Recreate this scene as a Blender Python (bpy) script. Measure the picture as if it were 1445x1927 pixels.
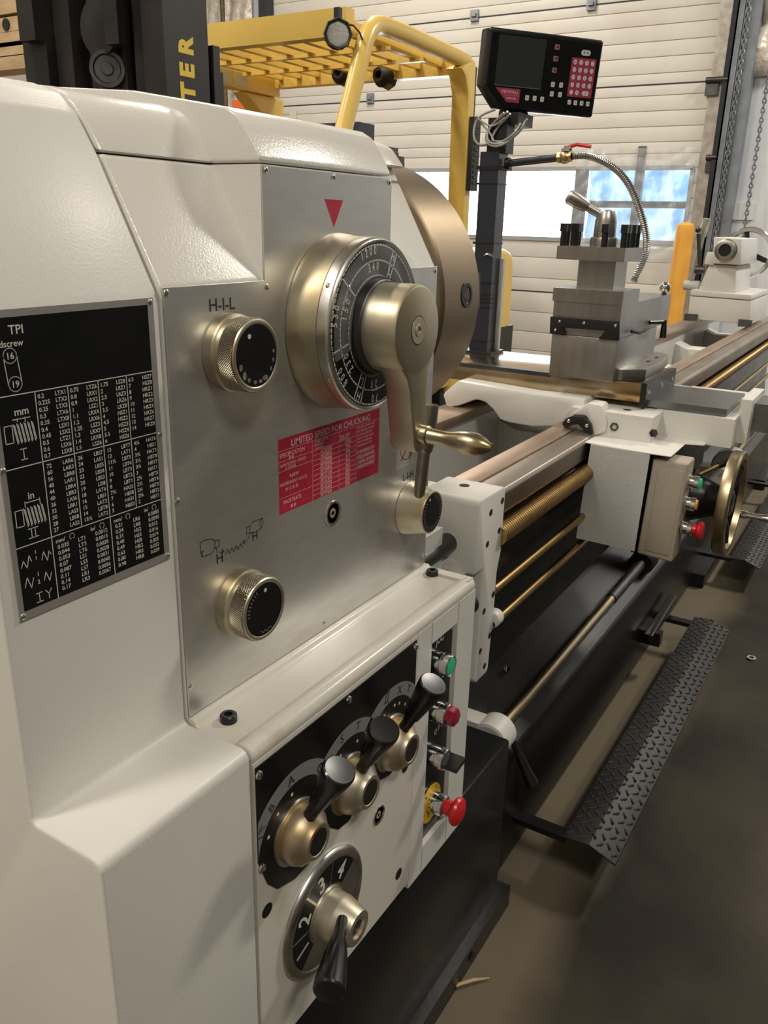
import bpy, bmesh, math, random
from math import sin, cos, pi, radians, sqrt
from mathutils import Vector, Matrix
random.seed(7)
SC = bpy.context.scene
for _o in list(bpy.data.objects): bpy.data.objects.remove(_o)

# ------------------------------------------------------------------ camera
CAM = Vector((0, -.5, 1.2)); FPX = 1565.0
_pi, _ro, _ya = radians(19.22), radians(1.43), radians(31.12)
FW = Vector((cos(_ya)*cos(_pi), sin(_ya)*cos(_pi), -sin(_pi)))
_rt = FW.cross(Vector((0, 0, 1))).normalized(); _up = _rt.cross(FW)
RT = _rt*cos(_ro) + _up*sin(_ro); UP = -_rt*sin(_ro) + _up*cos(_ro)
cd = bpy.data.cameras.new('camera'); cam = bpy.data.objects.new('camera', cd); SC.collection.objects.link(cam)
cd.sensor_fit = 'VERTICAL'; cd.sensor_height = 24.0; cd.lens = 24.0*FPX/1927; cd.clip_start = .02; cd.clip_end = 200
cam.matrix_world = Matrix(((RT.x, UP.x, -FW.x, CAM.x), (RT.y, UP.y, -FW.y, CAM.y), (RT.z, UP.z, -FW.z, CAM.z), (0, 0, 0, 1)))
SC.camera = cam

# ------------------------------------------------------------------ light
SC.view_settings.view_transform = 'Standard'; SC.view_settings.look = 'None'
SC.view_settings.gamma = 1; SC.view_settings.use_curve_mapping = False
SC.view_settings.exposure = 0.0
w = bpy.data.worlds.new('world'); SC.world = w; w.use_nodes = True
bg = w.node_tree.nodes['Background']; bg.inputs[0].default_value = (.80, .90, 1, 1); bg.inputs[1].default_value = 9.0
def area(name, loc, sx, sy, power, col, rot=(0, 0, 0)):
    l = bpy.data.lights.new(name, 'AREA'); l.shape = 'RECTANGLE'; l.size = sx; l.size_y = sy; l.energy = power; l.color = col
    o = bpy.data.objects.new(name, l); SC.collection.objects.link(o); o.location = loc; o.rotation_euler = rot
    return o
WARM = (1, .92, .80)
for (lx, ly, p) in ((-2.2, 1.2, 135), (1.4, 2.6, 115), (2.4, 5.2, 125), (5.2, 3.2, 85), (-.9, -2.9, 120)):  # last entry is a fill added to brighten the lathe's front faces
    area('overhead_light', (lx, ly, 4.85), 1.3, .45, p, WARM)
area('overhead_light', (5.3, -2.2, 4.85), 1.2, .4, 225, (1, .93, .82))

# ------------------------------------------------------------------ helpers
AX = {'x': 0, 'y': 1, 'z': 2}
def at(px, py, ax, v):                      # a photograph pixel on the plane ax = v
    r = FW*FPX + RT*(px - 722.5) - UP*(py - 963.5); i = AX[ax]
    return CAM + r*((v - CAM[i])/r[i])
def onp(px, py, c, n):
    r = FW*FPX + RT*(px - 722.5) - UP*(py - 963.5)
    return CAM + r*((Vector(c) - CAM).dot(n)/r.dot(n))
ORG = {}
def V(*a): return Vector(a)

class B:
    def __init__(s): s.bm = bmesh.new(); s.uv = s.bm.loops.layers.uv.new('UVMap')
    def poly(s, pts): 
        vs = [s.bm.verts.new(p) for p in pts]; return s.bm.faces.new(vs)
    def _bev(s, faces, bev, seg=2, ang=.4):
        if bev <= 0: return
        es = set(e for f in faces for e in f.edges if len(e.link_faces) == 2 and e.calc_face_angle(0) > ang)
        bmesh.ops.bevel(s.bm, geom=list(es), offset=bev, segments=seg, profile=.5, affect='EDGES', clamp_overlap=True)
    def box(s, x0, x1, y0, y1, z0, z1, bev=0, seg=2, m=None):
        p = [V(x, y, z) for z in (z0, z1) for y in (y0, y1) for x in (x0, x1)]
        if m is not None: p = [m @ q for q in p]
        v = [s.bm.verts.new(q) for q in p]
        fs = [s.bm.faces.new([v[i] for i in q]) for q in ((0, 2, 3, 1), (4, 5, 7, 6), (0, 1, 5, 4), (2, 6, 7, 3), (0, 4, 6, 2), (1, 3, 7, 5))]
        if m is not None and m.determinant() < 0: bmesh.ops.reverse_faces(s.bm, faces=fs)
        s._bev(fs, bev, seg); return s
    def prism(s, pts, ax, a, b, bev=0, seg=2, m=None, ang=.4):
        def mk(p, t):
            if ax == 'x': q = V(t, p[0], p[1])
            elif ax == 'y': q = V(p[0], t, p[1])
            else: q = V(p[0], p[1], t)
            return m @ q if m is not None else q
        A = [s.bm.verts.new(mk(p, a)) for p in pts]; C = [s.bm.verts.new(mk(p, b)) for p in pts]; n = len(pts)
        fs = [s.bm.faces.new(A), s.bm.faces.new(C[::-1])] + [s.bm.faces.new((A[i], C[i], C[(i+1) % n], A[(i+1) % n])) for i in range(n)]
        bmesh.ops.recalc_face_normals(s.bm, faces=fs); s._bev(fs, bev, seg, ang); return s
    def lathe(s, o, d, prof, n=32, a0=0, a1=2*pi, uv=(1, 1)):
        o = V(*o); d = V(*d).normalized(); u = d.orthogonal().normalized() if abs(d.z) > .9 else V(0, 0, 1).cross(d).normalized(); v = d.cross(u)
        full = abs(a1 - a0 - 2*pi) < 1e-4; m_ = n if full else n + 1; R = []
        for h, r in prof:
            if r < 1e-6: R.append([s.bm.verts.new(o + d*h)]*m_)
            else: R.append([s.bm.verts.new(o + d*h + (u*cos(a0+(a1-a0)*k/n) + v*sin(a0+(a1-a0)*k/n))*r) for k in range(m_)])
        for i in range(len(prof) - 1):
            for k in range(n):
                k2 = (k+1) % m_
                q = [R[i][k], R[i][k2], R[i+1][k2], R[i+1][k]]; t = [(k, i), (k+1, i), (k+1, i+1), (k, i+1)]
                qq = []; tt = []
                for a_, b_ in zip(q, t):
                    if a_ not in qq: qq.append(a_); tt.append(b_)
                if len(qq) < 3: continue
                try: f = s.bm.faces.new(qq)
                except ValueError: continue
                for lp, (a_, b_) in zip(f.loops, tt): lp[s.uv].uv = (a_/n*uv[0], prof[b_][0]*uv[1])
        return s
    def cyl(s, p0, p1, r0, r1=None, n=24, bev=0):
        r1 = r0 if r1 is None else r1; p0 = V(*p0); p1 = V(*p1); L = (p1-p0).length
        if bev: pr = [(0, 0), (0, r0-bev), (bev*.3, r0-bev*.3), (bev, r0), (L-bev, r1), (L-bev*.3, r1-bev*.3), (L, r1-bev), (L, 0)]
        else: pr = [(0, 0), (0, r0), (L, r1), (L, 0)]
        return s.lathe(p0, p1-p0, pr, n)
    def ball(s, c, r, n=16):
        return s.lathe(V(*c) - V(0, 0, r), (0, 0, 1), [(r - r*cos(pi*i/n), r*sin(pi*i/n) if 0 < i < n else 0) for i in range(n+1)], n*2)
    def tube(s, pts, r, n=10, closed=False):
        pts = [V(*p) for p in pts]; N = len(pts); rings = []; up = None
        for i, p in enumerate(pts):
            if closed: t = (pts[(i+1) % N] - pts[i-1]).normalized()
            else: t = (pts[min(i+1, N-1)] - pts[max(i-1, 0)]).normalized()
            if up is None: up = t.orthogonal().normalized()
            up = (up - t*up.dot(t)).normalized(); b = t.cross(up); rr = r[i] if isinstance(r, (list, tuple)) else r
            rings.append([s.bm.verts.new(p + (up*cos(2*pi*k/n) + b*sin(2*pi*k/n))*rr) for k in range(n)])
        for i in range(N if closed else N-1):
            a, c = rings[i], rings[(i+1) % N]
            for k in range(n): s.bm.faces.new((a[k], a[(k+1) % n], c[(k+1) % n], c[k]))
        if not closed: s.bm.faces.new(rings[0][::-1]); s.bm.faces.new(rings[-1])
        return s
    def grid(s, fn, nu, nv):
        vs = [[s.bm.verts.new(fn(i/nu, j/nv)) for j in range(nv+1)] for i in range(nu+1)]
        for i in range(nu):
            for j in range(nv):
                f = s.bm.faces.new((vs[i][j], vs[i+1][j], vs[i+1][j+1], vs[i][j+1]))
                for lp, (a, b) in zip(f.loops, ((i, j), (i+1, j), (i+1, j+1), (i, j+1))): lp[s.uv].uv = (a/nu, b/nv)
        return s
    def out(s, name, mat, parent=None, ang=35, norm=True, label=None):
        if norm: bmesh.ops.recalc_face_normals(s.bm, faces=s.bm.faces)
        o0 = ORG[parent.name] if parent else V(0, 0, 0)
        if parent: bmesh.ops.translate(s.bm, vec=-o0, verts=s.bm.verts)
        me = bpy.data.meshes.new(name); s.bm.to_mesh(me); s.bm.free()
        me.polygons.foreach_set('use_smooth', [True]*len(me.polygons)); me.set_sharp_from_angle(angle=radians(ang))
        me.materials.append(mat); o = bpy.data.objects.new(name, me); SC.collection.objects.link(o)
        if parent: o.parent = parent
        ORG[o.name] = o0
        if label: o['label'] = label
        return o

def thing(name, label, cat, loc, group=None):
    o = bpy.data.objects.new(name, None); SC.collection.objects.link(o); o.location = loc; o.empty_display_size = .05
    o['label'] = label; o['category'] = cat
    if group: o['group'] = group
    ORG[o.name] = V(*loc); return o
def tag(o, label, cat, group=None):
    o['label'] = label; o['category'] = cat
    if group: o['group'] = group
    return o
def struct(o): o['kind'] = 'structure'; return o
def stuff(o): o['kind'] = 'stuff'; return o

def text(name, items, fr, mat, parent, ext=.00015, bold=.012):
    """items: (string, u, v, size, align, rot, xscale); fr = (origin, U, Vv)"""
    O, U, W = fr; N = U.cross(W); b = B()
    for it in items:
        st, u, v, sz = it[:4]; al = it[4] if len(it) > 4 else 'LEFT'; rot = it[5] if len(it) > 5 else 0; xs = it[6] if len(it) > 6 else 1
        cu = bpy.data.curves.new('t', 'FONT'); cu.body = st; cu.size = sz; cu.align_x = al; cu.resolution_u = 2; cu.offset = bold*sz
        ob = bpy.data.objects.new('t', cu); me = bpy.data.meshes.new_from_object(ob)
        c, s_ = cos(rot), sin(rot); vs = []
        for vt in me.vertices:
            x, y = vt.co.x*xs, vt.co.y
            vs.append(b.bm.verts.new(O + U*(u + x*c - y*s_) + W*(v + x*s_ + y*c) + N*ext))
        for p in me.polygons:
            try: b.bm.faces.new([vs[i] for i in p.vertices])
            except ValueError: pass
        bpy.data.meshes.remove(me); bpy.data.objects.remove(ob); bpy.data.curves.remove(cu)
    return b.out(name, mat, parent, norm=False)
def strokes(name, lines, fr, wd, mat, parent, ext=.00012):
    """flat printed lines: polylines in (u, v)"""
    O, U, W = fr; N = U.cross(W); b = B()
    for ln in lines:
        w_ = wd
        for (x0, y0), (x1, y1) in zip(ln[:-1], ln[1:]):
            d = V(x1-x0, y1-y0, 0); 
            if d.length < 1e-7: continue
            d.normalize(); n = V(-d.y, d.x, 0)*w_/2; e = d*w_*.4
            b.poly([O + U*q[0] + W*q[1] + N*ext for q in ((x0-e.x-n.x, y0-e.y-n.y), (x1+e.x-n.x, y1+e.y-n.y), (x1+e.x+n.x, y1+e.y+n.y), (x0-e.x+n.x, y0-e.y+n.y))])
    return b.out(name, mat, parent, norm=False)
def arcpts(cx, cy, r, a0, a1, n=24): return [(cx + r*cos(radians(a0+(a1-a0)*i/n)), cy + r*sin(radians(a0+(a1-a0)*i/n))) for i in range(n+1)]
def flat(name, pts, fr, mat, parent, h=.0001, base=0):
    O, U, W = fr; N = U.cross(W); m = Matrix(((U.x, W.x, N.x, O.x), (U.y, W.y, N.y, O.y), (U.z, W.z, N.z, O.z), (0, 0, 0, 1)))
    return B().prism(pts, 'z', base, base+h, m=m).out(name, mat, parent)

# ------------------------------------------------------------------ materials
def mat(name, col, rough=.5, metal=0, var=None, vs=8, vd=3, bump=0, bs=200, rvar=0, coat=0, emis=None, trans=0, ior=1.45, alpha=1, stretch=(1, 1, 1), thr=(.35, .65), bstretch=None, spec=None):
    m = bpy.data.materials.new(name); m.use_nodes = True; nt = m.node_tree; N = nt.nodes; L = nt.links; P = N['Principled BSDF']
    P.inputs['Base Color'].default_value = (*col, 1); P.inputs['Roughness'].default_value = rough; P.inputs['Metallic'].default_value = metal
    P.inputs['Coat Weight'].default_value = coat; P.inputs['Coat Roughness'].default_value = .2
    P.inputs['Transmission Weight'].default_value = trans; P.inputs['IOR'].default_value = ior; P.inputs['Alpha'].default_value = alpha
    if spec is not None: P.inputs['Specular IOR Level'].default_value = spec
    if emis: P.inputs['Emission Color'].default_value = (*emis[0], 1); P.inputs['Emission Strength'].default_value = emis[1]
    tc = N.new('ShaderNodeTexCoord'); mp = N.new('ShaderNodeMapping'); mp.inputs['Scale'].default_value = stretch; L.new(tc.outputs['Object'], mp.inputs[0])
    if var or rvar:
        nz = N.new('ShaderNodeTexNoise'); nz.inputs['Scale'].default_value = vs; nz.inputs['Detail'].default_value = vd; L.new(mp.outputs[0], nz.inputs[0])
        rp = N.new('ShaderNodeMapRange'); rp.inputs[1].default_value = thr[0]; rp.inputs[2].default_value = thr[1]; L.new(nz.outputs[0], rp.inputs[0])
        if var:
            mx = N.new('ShaderNodeMix'); mx.data_type = 'RGBA'; mx.inputs[6].default_value = (*col, 1); mx.inputs[7].default_value = (*var, 1)
            L.new(rp.outputs[0], mx.inputs[0]); L.new(mx.outputs[2], P.inputs['Base Color'])
        if rvar:
            r2 = N.new('ShaderNodeMapRange'); r2.inputs[3].default_value = max(.02, rough-rvar); r2.inputs[4].default_value = min(1, rough+rvar)
            L.new(nz.outputs[0], r2.inputs[0]); L.new(r2.outputs[0], P.inputs['Roughness'])
    if bump:
        n2 = N.new('ShaderNodeTexNoise'); n2.inputs['Scale'].default_value = bs; n2.inputs['Detail'].default_value = 3
        m2 = N.new('ShaderNodeMapping'); m2.inputs['Scale'].default_value = bstretch or (1, 1, 1); L.new(tc.outputs['Object'], m2.inputs[0]); L.new(m2.outputs[0], n2.inputs[0])
        bp = N.new('ShaderNodeBump'); bp.inputs['Strength'].default_value = 1; bp.inputs['Distance'].default_value = bump
        L.new(n2.outputs[0], bp.inputs['Height']); L.new(bp.outputs[0], P.inputs['Normal'])
        if coat: L.new(bp.outputs[0], P.inputs['Coat Normal'])
    return m
def knurl(name, col, k=92, hfreq=430):
    m = mat(name, col, .34, 1, var=(.36, .27, .12), vs=25)
    nt = m.node_tree; N = nt.nodes; L = nt.links; P = N['Principled BSDF']; uv = N.new('ShaderNodeUVMap'); sp = N.new('ShaderNodeSeparateXYZ'); L.new(uv.outputs[0], sp.inputs[0])
    def mth(op, a, b=None):
        n = N.new('ShaderNodeMath'); n.operation = op
        for i, q in enumerate((a, b)):
            if q is None: continue
            if isinstance(q, (int, float)): n.inputs[i].default_value = q
            else: L.new(q, n.inputs[i])
        return n.outputs[0]
    a = mth('MULTIPLY', sp.outputs[0], k*pi*2); h = mth('MULTIPLY', sp.outputs[1], hfreq*pi*2)
    s1 = mth('ABSOLUTE', mth('SINE', mth('MULTIPLY', mth('ADD', a, h), .5))); s2 = mth('ABSOLUTE', mth('SINE', mth('MULTIPLY', mth('SUBTRACT', a, h), .5)))
    hh = mth('MINIMUM', s1, s2); bp = N.new('ShaderNodeBump'); bp.inputs['Distance'].default_value = .0012; L.new(hh, bp.inputs['Height']); L.new(bp.outputs[0], P.inputs['Normal'])
    mx = N.new('ShaderNodeMix'); mx.data_type = 'RGBA'; mx.inputs[6].default_value = (.12, .09, .045, 1); mx.inputs[7].default_value = (*col, 1)
    r = N.new('ShaderNodeMapRange'); r.inputs[2].default_value = .5; L.new(hh, r.inputs[0]); L.new(r.outputs[0], mx.inputs[0]); L.new(mx.outputs[2], P.inputs['Base Color'])
    return m
M_white = mat('white_enamel', (.70, .685, .64), .24, 0, coat=.4, bump=.00022, bs=520, var=(.66, .645, .60), vs=3)
M_white2 = mat('white_enamel_smooth', (.70, .69, .65), .42, 0, coat=.06, bump=.00015, bs=420, var=(.66, .65, .61), vs=5)
M_ledge = mat('white_enamel_smudged', (.70, .68, .61), .28, 0, coat=.3, bump=.0001, bs=400, var=(.52, .48, .38), vs=11, vd=6, thr=(.62, .80))
M_grey = mat('grey_cast_enamel', (.55, .55, .53), .35, 0, coat=.2, bump=.0005, bs=120)
M_plate = mat('brushed_aluminium', (.74, .735, .72), .32, .8, rvar=.03, vs=14, stretch=(2, 1, 9), var=(.69, .68, .66))
M_brass = mat('oil_stained_steel', (.50, .47, .37), .40, .92, var=(.40, .31, .15), vs=15, vd=5, thr=(.40, .72), rvar=.07)
M_brass2 = mat('pale_oil_stained_steel', (.60, .56, .45), .42, .9, var=(.50, .33, .12), vs=20, vd=5, thr=(.48, .70), rvar=.07)
M_knurl = knurl('knurled_steel', (.56, .50, .38))
M_ring = mat('satin_ring', (.72, .72, .70), .3, 1, var=(.5, .48, .42), vs=30)
M_black = mat('black_print', (.005, .006, .007), .3, 0, spec=.35, var=(.009, .009, .009), vs=50)
M_print = mat('pale_print', (.62, .62, .58), .5)
M_ink = mat('dark_ink', (.03, .03, .03), .5)
M_band = mat('grey_print', (.20, .20, .20), .5)
M_red = mat('red_print', (.50, .02, .06), .4, var=(.40, .015, .04), vs=30)
M_pink = mat('pale_pink_print', (.78, .50, .52), .5)
M_screw = mat('screw_chrome', (.75, .74, .70), .18, 1)
M_blackpl = mat('black_plastic', (.010, .010, .011), .24, 0, coat=.1, spec=.6)
M_dark = mat('dark_steel', (.13, .13, .14), .42, 1, var=(.09, .085, .08), vs=12)
M_hole = mat('dark_cavity', (.008, .008, .008), .7)
M_chrome = mat('chrome', (.72, .72, .70), .12, 1)
M_green = mat('green_lens', (.02, .33, .16), .3, coat=.5, emis=((.03, .7, .3), .12))
M_redpl = mat('red_plastic', (.62, .015, .02), .32, coat=.3)
M_redlens = mat('dark_red_lens', (.30, .01, .03), .18, coat=.6)
M_yellowpr = mat('yellow_label', (.80, .50, .03), .45)
M_bedblack = mat('black_enamel', (.007, .008, .009), .30, 0, coat=.1, bump=.0003, bs=90, rvar=.08, vs=6, var=(.011, .011, .012), spec=.4)
M_tray = mat('worn_black_tray', (.016, .016, .018), .27, 0, rvar=.16, vs=5, stretch=(.5, 3, 3), var=(.022, .022, .024), spec=.5)
M_way = mat('oiled_brown_way', (.44, .33, .26), .44, 1, var=(.50, .40, .32), vs=6, stretch=(1, 6, 6), rvar=.05)
M_way2 = mat('oiled_grey_way', (.36, .33, .30), .46, 1, var=(.30, .24, .19), vs=5, stretch=(1, 5, 5))
M_gold = mat('oiled_rod', (.50, .35, .15), .30, 1, var=(.40, .26, .10), vs=14, stretch=(1, 4, 4))
M_rod = mat('oiled_steel_bar', (.45, .37, .24), .33, 1, var=(.36, .28, .17), vs=14, stretch=(1, 4, 4))
M_chuck = mat('oil_browned_chuck', (.34, .255, .165), .38, 1, var=(.24, .20, .15), vs=7, stretch=(.4, 1, 1), vd=5, bump=.00004, bs=60, bstretch=(40, 1, 1))
M_jaw = mat('dark_jaw', (.10, .095, .09), .4, 1)
M_comp = mat('ground_steel', (.42, .41, .39), .36, 1, var=(.36, .34, .31), vs=9, stretch=(1, 6, 1), rvar=.05)
M_compside = M_comp
M_slide = mat('oiled_cross_slide', (.48, .41, .30), .20, 1, var=(.38, .26, .13), vs=12, vd=4)
M_blackox = mat('black_oxide', (.018, .018, .02), .36, .2)
M_tan = mat('tan_enclosure', (.40, .345, .275), .45, bump=.0003, bs=350)
M_hole2 = M_hole

# =================================================================== the setting
M_floor = mat('stained_concrete_lit_band', (.055, .045, .031), .7, 0, spec=.25, var=(.024, .020, .015), vs=2.2, vd=8, thr=(.35, .62), bump=.0015, bs=30, rvar=.12)
M_wall = mat('white_wall_panel', (.72, .75, .80), .55, bump=.0006, bs=30, var=(.64, .67, .72), vs=3)
M_room = mat('shop_wall', (.42, .40, .37), .7)
M_ceil = mat('shop_ceiling', (.55, .53, .48), .8)
M_door = mat('door_panel_paint', (.66, .63, .58), .45, bump=.0003, bs=40, var=(.60, .565, .51), vs=2.5, vd=6, thr=(.5, .8))
M_steel = mat('galvanised_track', (.32, .34, .37), .45, .7, var=(.22, .24, .27), vs=9)
M_seal = mat('black_door_seal', (.03, .035, .045), .6)
M_foil = mat('quilted_insulation', (.74, .70, .62), .38, .15, bump=.03, bs=9, var=(.60, .55, .47), vs=7)
DX = 7.0
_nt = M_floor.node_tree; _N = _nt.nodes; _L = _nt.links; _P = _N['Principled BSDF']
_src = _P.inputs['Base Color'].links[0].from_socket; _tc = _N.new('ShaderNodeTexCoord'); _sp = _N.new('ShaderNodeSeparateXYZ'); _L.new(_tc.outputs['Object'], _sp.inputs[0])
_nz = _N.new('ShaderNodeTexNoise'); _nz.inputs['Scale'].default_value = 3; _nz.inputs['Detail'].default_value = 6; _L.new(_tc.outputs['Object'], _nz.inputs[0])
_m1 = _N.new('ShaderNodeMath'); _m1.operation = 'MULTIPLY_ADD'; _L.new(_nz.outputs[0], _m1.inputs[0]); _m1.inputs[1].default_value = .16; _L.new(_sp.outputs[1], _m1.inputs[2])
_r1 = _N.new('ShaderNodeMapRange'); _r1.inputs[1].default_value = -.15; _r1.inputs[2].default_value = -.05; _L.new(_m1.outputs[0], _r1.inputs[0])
_mx = _N.new('ShaderNodeMix'); _mx.data_type = 'RGBA'; _L.new(_r1.outputs[0], _mx.inputs[0]); _L.new(_src, _mx.inputs[6]); _mx.inputs[7].default_value = (.145, .12, .082, 1); _L.new(_mx.outputs[2], _P.inputs['Base Color'])  # floor painted lighter towards the lathe, imitating the lit strip by its base
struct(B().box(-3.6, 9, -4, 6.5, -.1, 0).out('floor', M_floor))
struct(B().box(-3.6, DX+.2, -4, 6.5, 5, 5.1).out('ceiling', M_ceil))
struct(B().box(-3.7, -3.6, -4, 6.5, 0, 5).out('wall_near', M_room))
struct(B().box(-3.6, DX, -4.1, -4, 0, 5).out('wall_right', mat('dark_shop_wall', (.07, .07, .07), .7)))
struct(B().box(-3.6, DX+.2, 6.5, 6.6, 0, 5).out('wall_left', M_room))
DR, DL = .945, 5.16                                                   # door jambs (y)
DT = 3.9
struct(B().box(DX, DX+.2, -4, DR-.02, 0, 5).out('wall_back', M_wall))
struct(B().box(DX, DX+.2, DL+.02, 6.5, 0, 5).out('wall_back', M_wall))
struct(B().box(DX, DX+.2, DR-.02, DL+.02, DT, 5).out('wall_back', M_wall))
# the sectional door, its ribs one by one
door = struct(B().box(DX+.055, DX+.075, DR, DL, DT-.02, DT).out('door_1', M_door))
def zz(py): return at(1335, py, 'x', DX).z
jt = zz(153); wt = at(1010, 319, 'x', DX).z; wb = at(1010, 448, 'x', DX).z
WY0 = at(1302, 300, 'x', DX).y; WY1 = at(730, 320, 'x', DX).y
ribs = []; rh = (jt - wt)/4.0 if False else .1075
z = wt
zs = [wt, 1.745, 1.826]
base_ = 1.826
for d_ in (.108, .216, .322, .400, .473, .584, .688, .797, .898, .974, 1.047, 1.158, 1.262, 1.371, 1.472, 1.548, 1.62, 1.73, 1.84, 1.95, DT-.02-base_): zs.append(base_+d_)
def rib(y0, y1, z0, z1):
    return B().prism([(DX+.03, z0+.0005), (DX+.005, z0+.0005), (DX, z0+.005), (DX, z1-.006), (DX+.003, z1-.0005), (DX+.03, z1-.0005)], 'y', y0, y1).out('door_panel', M_door, door)
for a, b_ in zip(zs[:-1], zs[1:]): rib(DR, DL, a, b_)
nw = 5; dz = (wt - wb)/nw
for k in range(nw): rib(DR, WY0, wb+k*dz, wb+(k+1)*dz); rib(WY1, DL, wb+k*dz, wb+(k+1)*dz)
for z, z2 in ((wb, .945), (.945, .775), (.775, .665), (.665, .49), (.49, .32), (.32, .16), (.16, .004)): rib(DR, DL, z2, z)
bk = B(); 
for (y0, y1, z0, z1) in ((DR, DL, wt, DT-.02), (DR, DL, 0, wb), (DR, WY0, wb, wt), (WY1, DL, wb, wt)): bk.box(DX+.03, DX+.05, y0, y1, z0, z1)
bk.out('door_backing', M_door, door)
# joint lines and end stiles
sb = B()
for zj in (2.226, 2.800, 3.374, .665): sb.box(DX-.0015, DX+.002, DR, DL, zj-.005, zj+.005)
sb.out('section_joint', M_seal, door)
M_stile = mat('door_end_stile', (.60, .58, .54), .4, .3, var=(.45, .4, .34), vs=20)
B().box(DX-.012, DX+.001, DR, DR+.09, 0, DT).out('end_stile', M_stile, door)
for px, py in ((893, 29), (1113, 8), (697, 185), (884, 176)):
    p = at(px, py, 'x', DX-.01); B().box(p.x-.012, p.x+.01, p.y-.035, p.y+.035, p.z-.04, p.z+.04, .004).box(p.x-.03, p.x-.01, p.y-.02, p.y+.02, p.z-.012, p.z+.012, .003).out('hinge', M_steel, door)
for py in (160, 305):
    p = at(1345, py, 'x', DX-.02); B().box(p.x-.02, p.x+.01, p.y-.03, p.y+.06, p.z-.07, p.z+.05, .006).cyl((p.x-.03, p.y-.1, p.z+.03), (p.x-.03, p.y+.06, p.z+.03), .02, n=12).out('roller_bracket', M_dark, door)
# window frames in the door
wn = struct(B().box(DX-.01, DX+.04, WY0-.02, WY1+.02, wt-.012, wt+.02, .003).box(DX-.01, DX+.04, WY0-.02, WY1+.02, wb-.02, wb+.012, .003).box(DX-.01, DX+.04, WY0-.03, WY0, wb, wt, .003)
            .box(DX-.01, DX+.04, WY1, WY1+.03, wb, wt, .003).out('window_1', mat('window_frame', (.40, .41, .43), .5)))
ym0, ym1 = at(1099, 400, 'x', DX).y, at(1077, 400, 'x', DX).y
M_mull = mat('mullion_grey', (.14, .15, .17), .55)
B().box(DX-.012, DX+.035, ym0, ym1, wb, wt, .003).out('mullion', M_mull, wn)
yq = at(1195, 400, 'x', DX).y; B().box(DX-.012, DX+.035, yq-.03, yq+.03, wb, wt+.16, .003).out('mullion', M_mull, wn)
zq = at(1195, 385, 'x', DX).z; B().box(DX-.010, DX+.03, WY0, ym0, zq-.025, zq+.025, .003).out('mullion', M_mull, wn)
M_glass = mat('window_glass', (.9, .95, 1), .03, trans=1, ior=1.02)
B().box(DX+.02, DX+.024, ym1, WY1, wb, wt).out('pane', M_glass, wn)
for (y0, y1) in ((WY0, yq-.03), (yq+.03, ym0)):
    for (z0, z1) in ((wb, zq-.025), (zq+.025, wt)): B().box(DX+.02, DX+.024, y0, y1, z0, z1).out('pane', M_glass, wn)
# outside: snowy ground and a blue tarpaulin
M_snow = mat('pale_ground', (.75, .78, .82), .8)
struct(B().box(DX+.3, 40, -20, 25, -.12, -.02).out('ground_outside', M_snow))
def tarpfn(u, v):
    y = WY0-.5 + u*(ym1 - WY0 + .62); z_ = v*2.3
    return V(DX+.75 + .05*sin(9*u+3*v) + .03*sin(31*u-7*v) + .02*sin(57*v+20*u), y, z_)
M_tarp = mat('blue_tarpaulin', (.22, .42, .68), .5, var=(.72, .84, .84), vs=5, vd=6, thr=(.42, .58), bump=.02, bs=12, stretch=(1, 1, .45))
tag(B().grid(tarpfn, 40, 40).out('tarpaulin', M_tarp), 'blue and white tarpaulin hanging outside the right door window', 'tarpaulin')
# plastic sheet taped over the right window
def sheetfn(u, v):
    y = WY0-.06 + u*(ym0 - WY0 + .14); z_ = wb-.16 + v*(wt-wb+.30)
    return V(DX-.045 - .012*abs(sin(23*v+9*u+2*sin(7*u))) - .010*abs(sin(31*u-8*v)) - (.03 if v < .14 else 0)*sin(18*u)**2, y, z_)
M_sheet = mat('clear_plastic_sheet', (.82, .85, .88), .12, trans=.0, alpha=.28, bump=.01, bs=14, coat=.8)
tag(B().grid(sheetfn, 90, 60).out('plastic_sheet', M_sheet), 'crinkled clear plastic sheet taped over the right door window', 'plastic sheet')
# door track, spring chains, insulation, wall bits
def strip(name, pxs, m, y0off, wy, xx, dx, z0=0, z1=4.2): 
    p = at(pxs, 200, 'x', xx); return B().box(xx-dx, xx, p.y+y0off, p.y+y0off+wy, z0, z1, .004)
M_steel2 = mat('blue_grey_track', (.26, .29, .34), .5, .4, var=(.20, .22, .26), vs=9)
struct(B().box(DX-.06, DX-.004, .900, .940, 0, 4.2).out('trim_1', M_seal))
struct(B().box(DX-.10, DX-.01, .886, .898, 0, 4.3).box(DX-.10, DX-.085, .845, .898, 0, 4.3).box(DX-.10, DX-.01, .840, .850, 0, 4.3).out('trim_2', M_steel2))
tb = B().box(DX-.06, DX-.045, .795, .838, 0, 4.3)
for k in range(60): tb.box(DX-.063, DX-.044, .803, .830, .1+k*.07, .125+k*.07)
struct(tb.out('trim_3', M_steel))
struct(B().box(DX-.12, DX-.004, .735, .792, 0, 4.5, .004).out('trim_4', M_steel2))
ptl = at(508, 20, 'x', DX)
struct(B().box(DX-.12, DX-.01, ptl.y-.05, ptl.y+.04, 0, 4.3).out('trim_5', M_seal))
def chain(name, x, y, z0, z1, label, lk=.035):
    b = B(); n = int((z1-z0)/(lk*.72)); r = lk*.13
    for i in range(n):
        zc = z0 + i*lk*.72; ho = i % 2; pts = []
        for k in range(8):
            a = 2*pi*k/8; du = lk*.27*cos(a); dv = lk*.5*sin(a)
            pts.append((x + (du if ho else 0), y + (0 if ho else du), zc+dv))
        b.tube(pts, r, 4, closed=True)
    o = b.out(name, M_steel2); tag(o, label, 'chain'); stuff(o)
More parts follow.
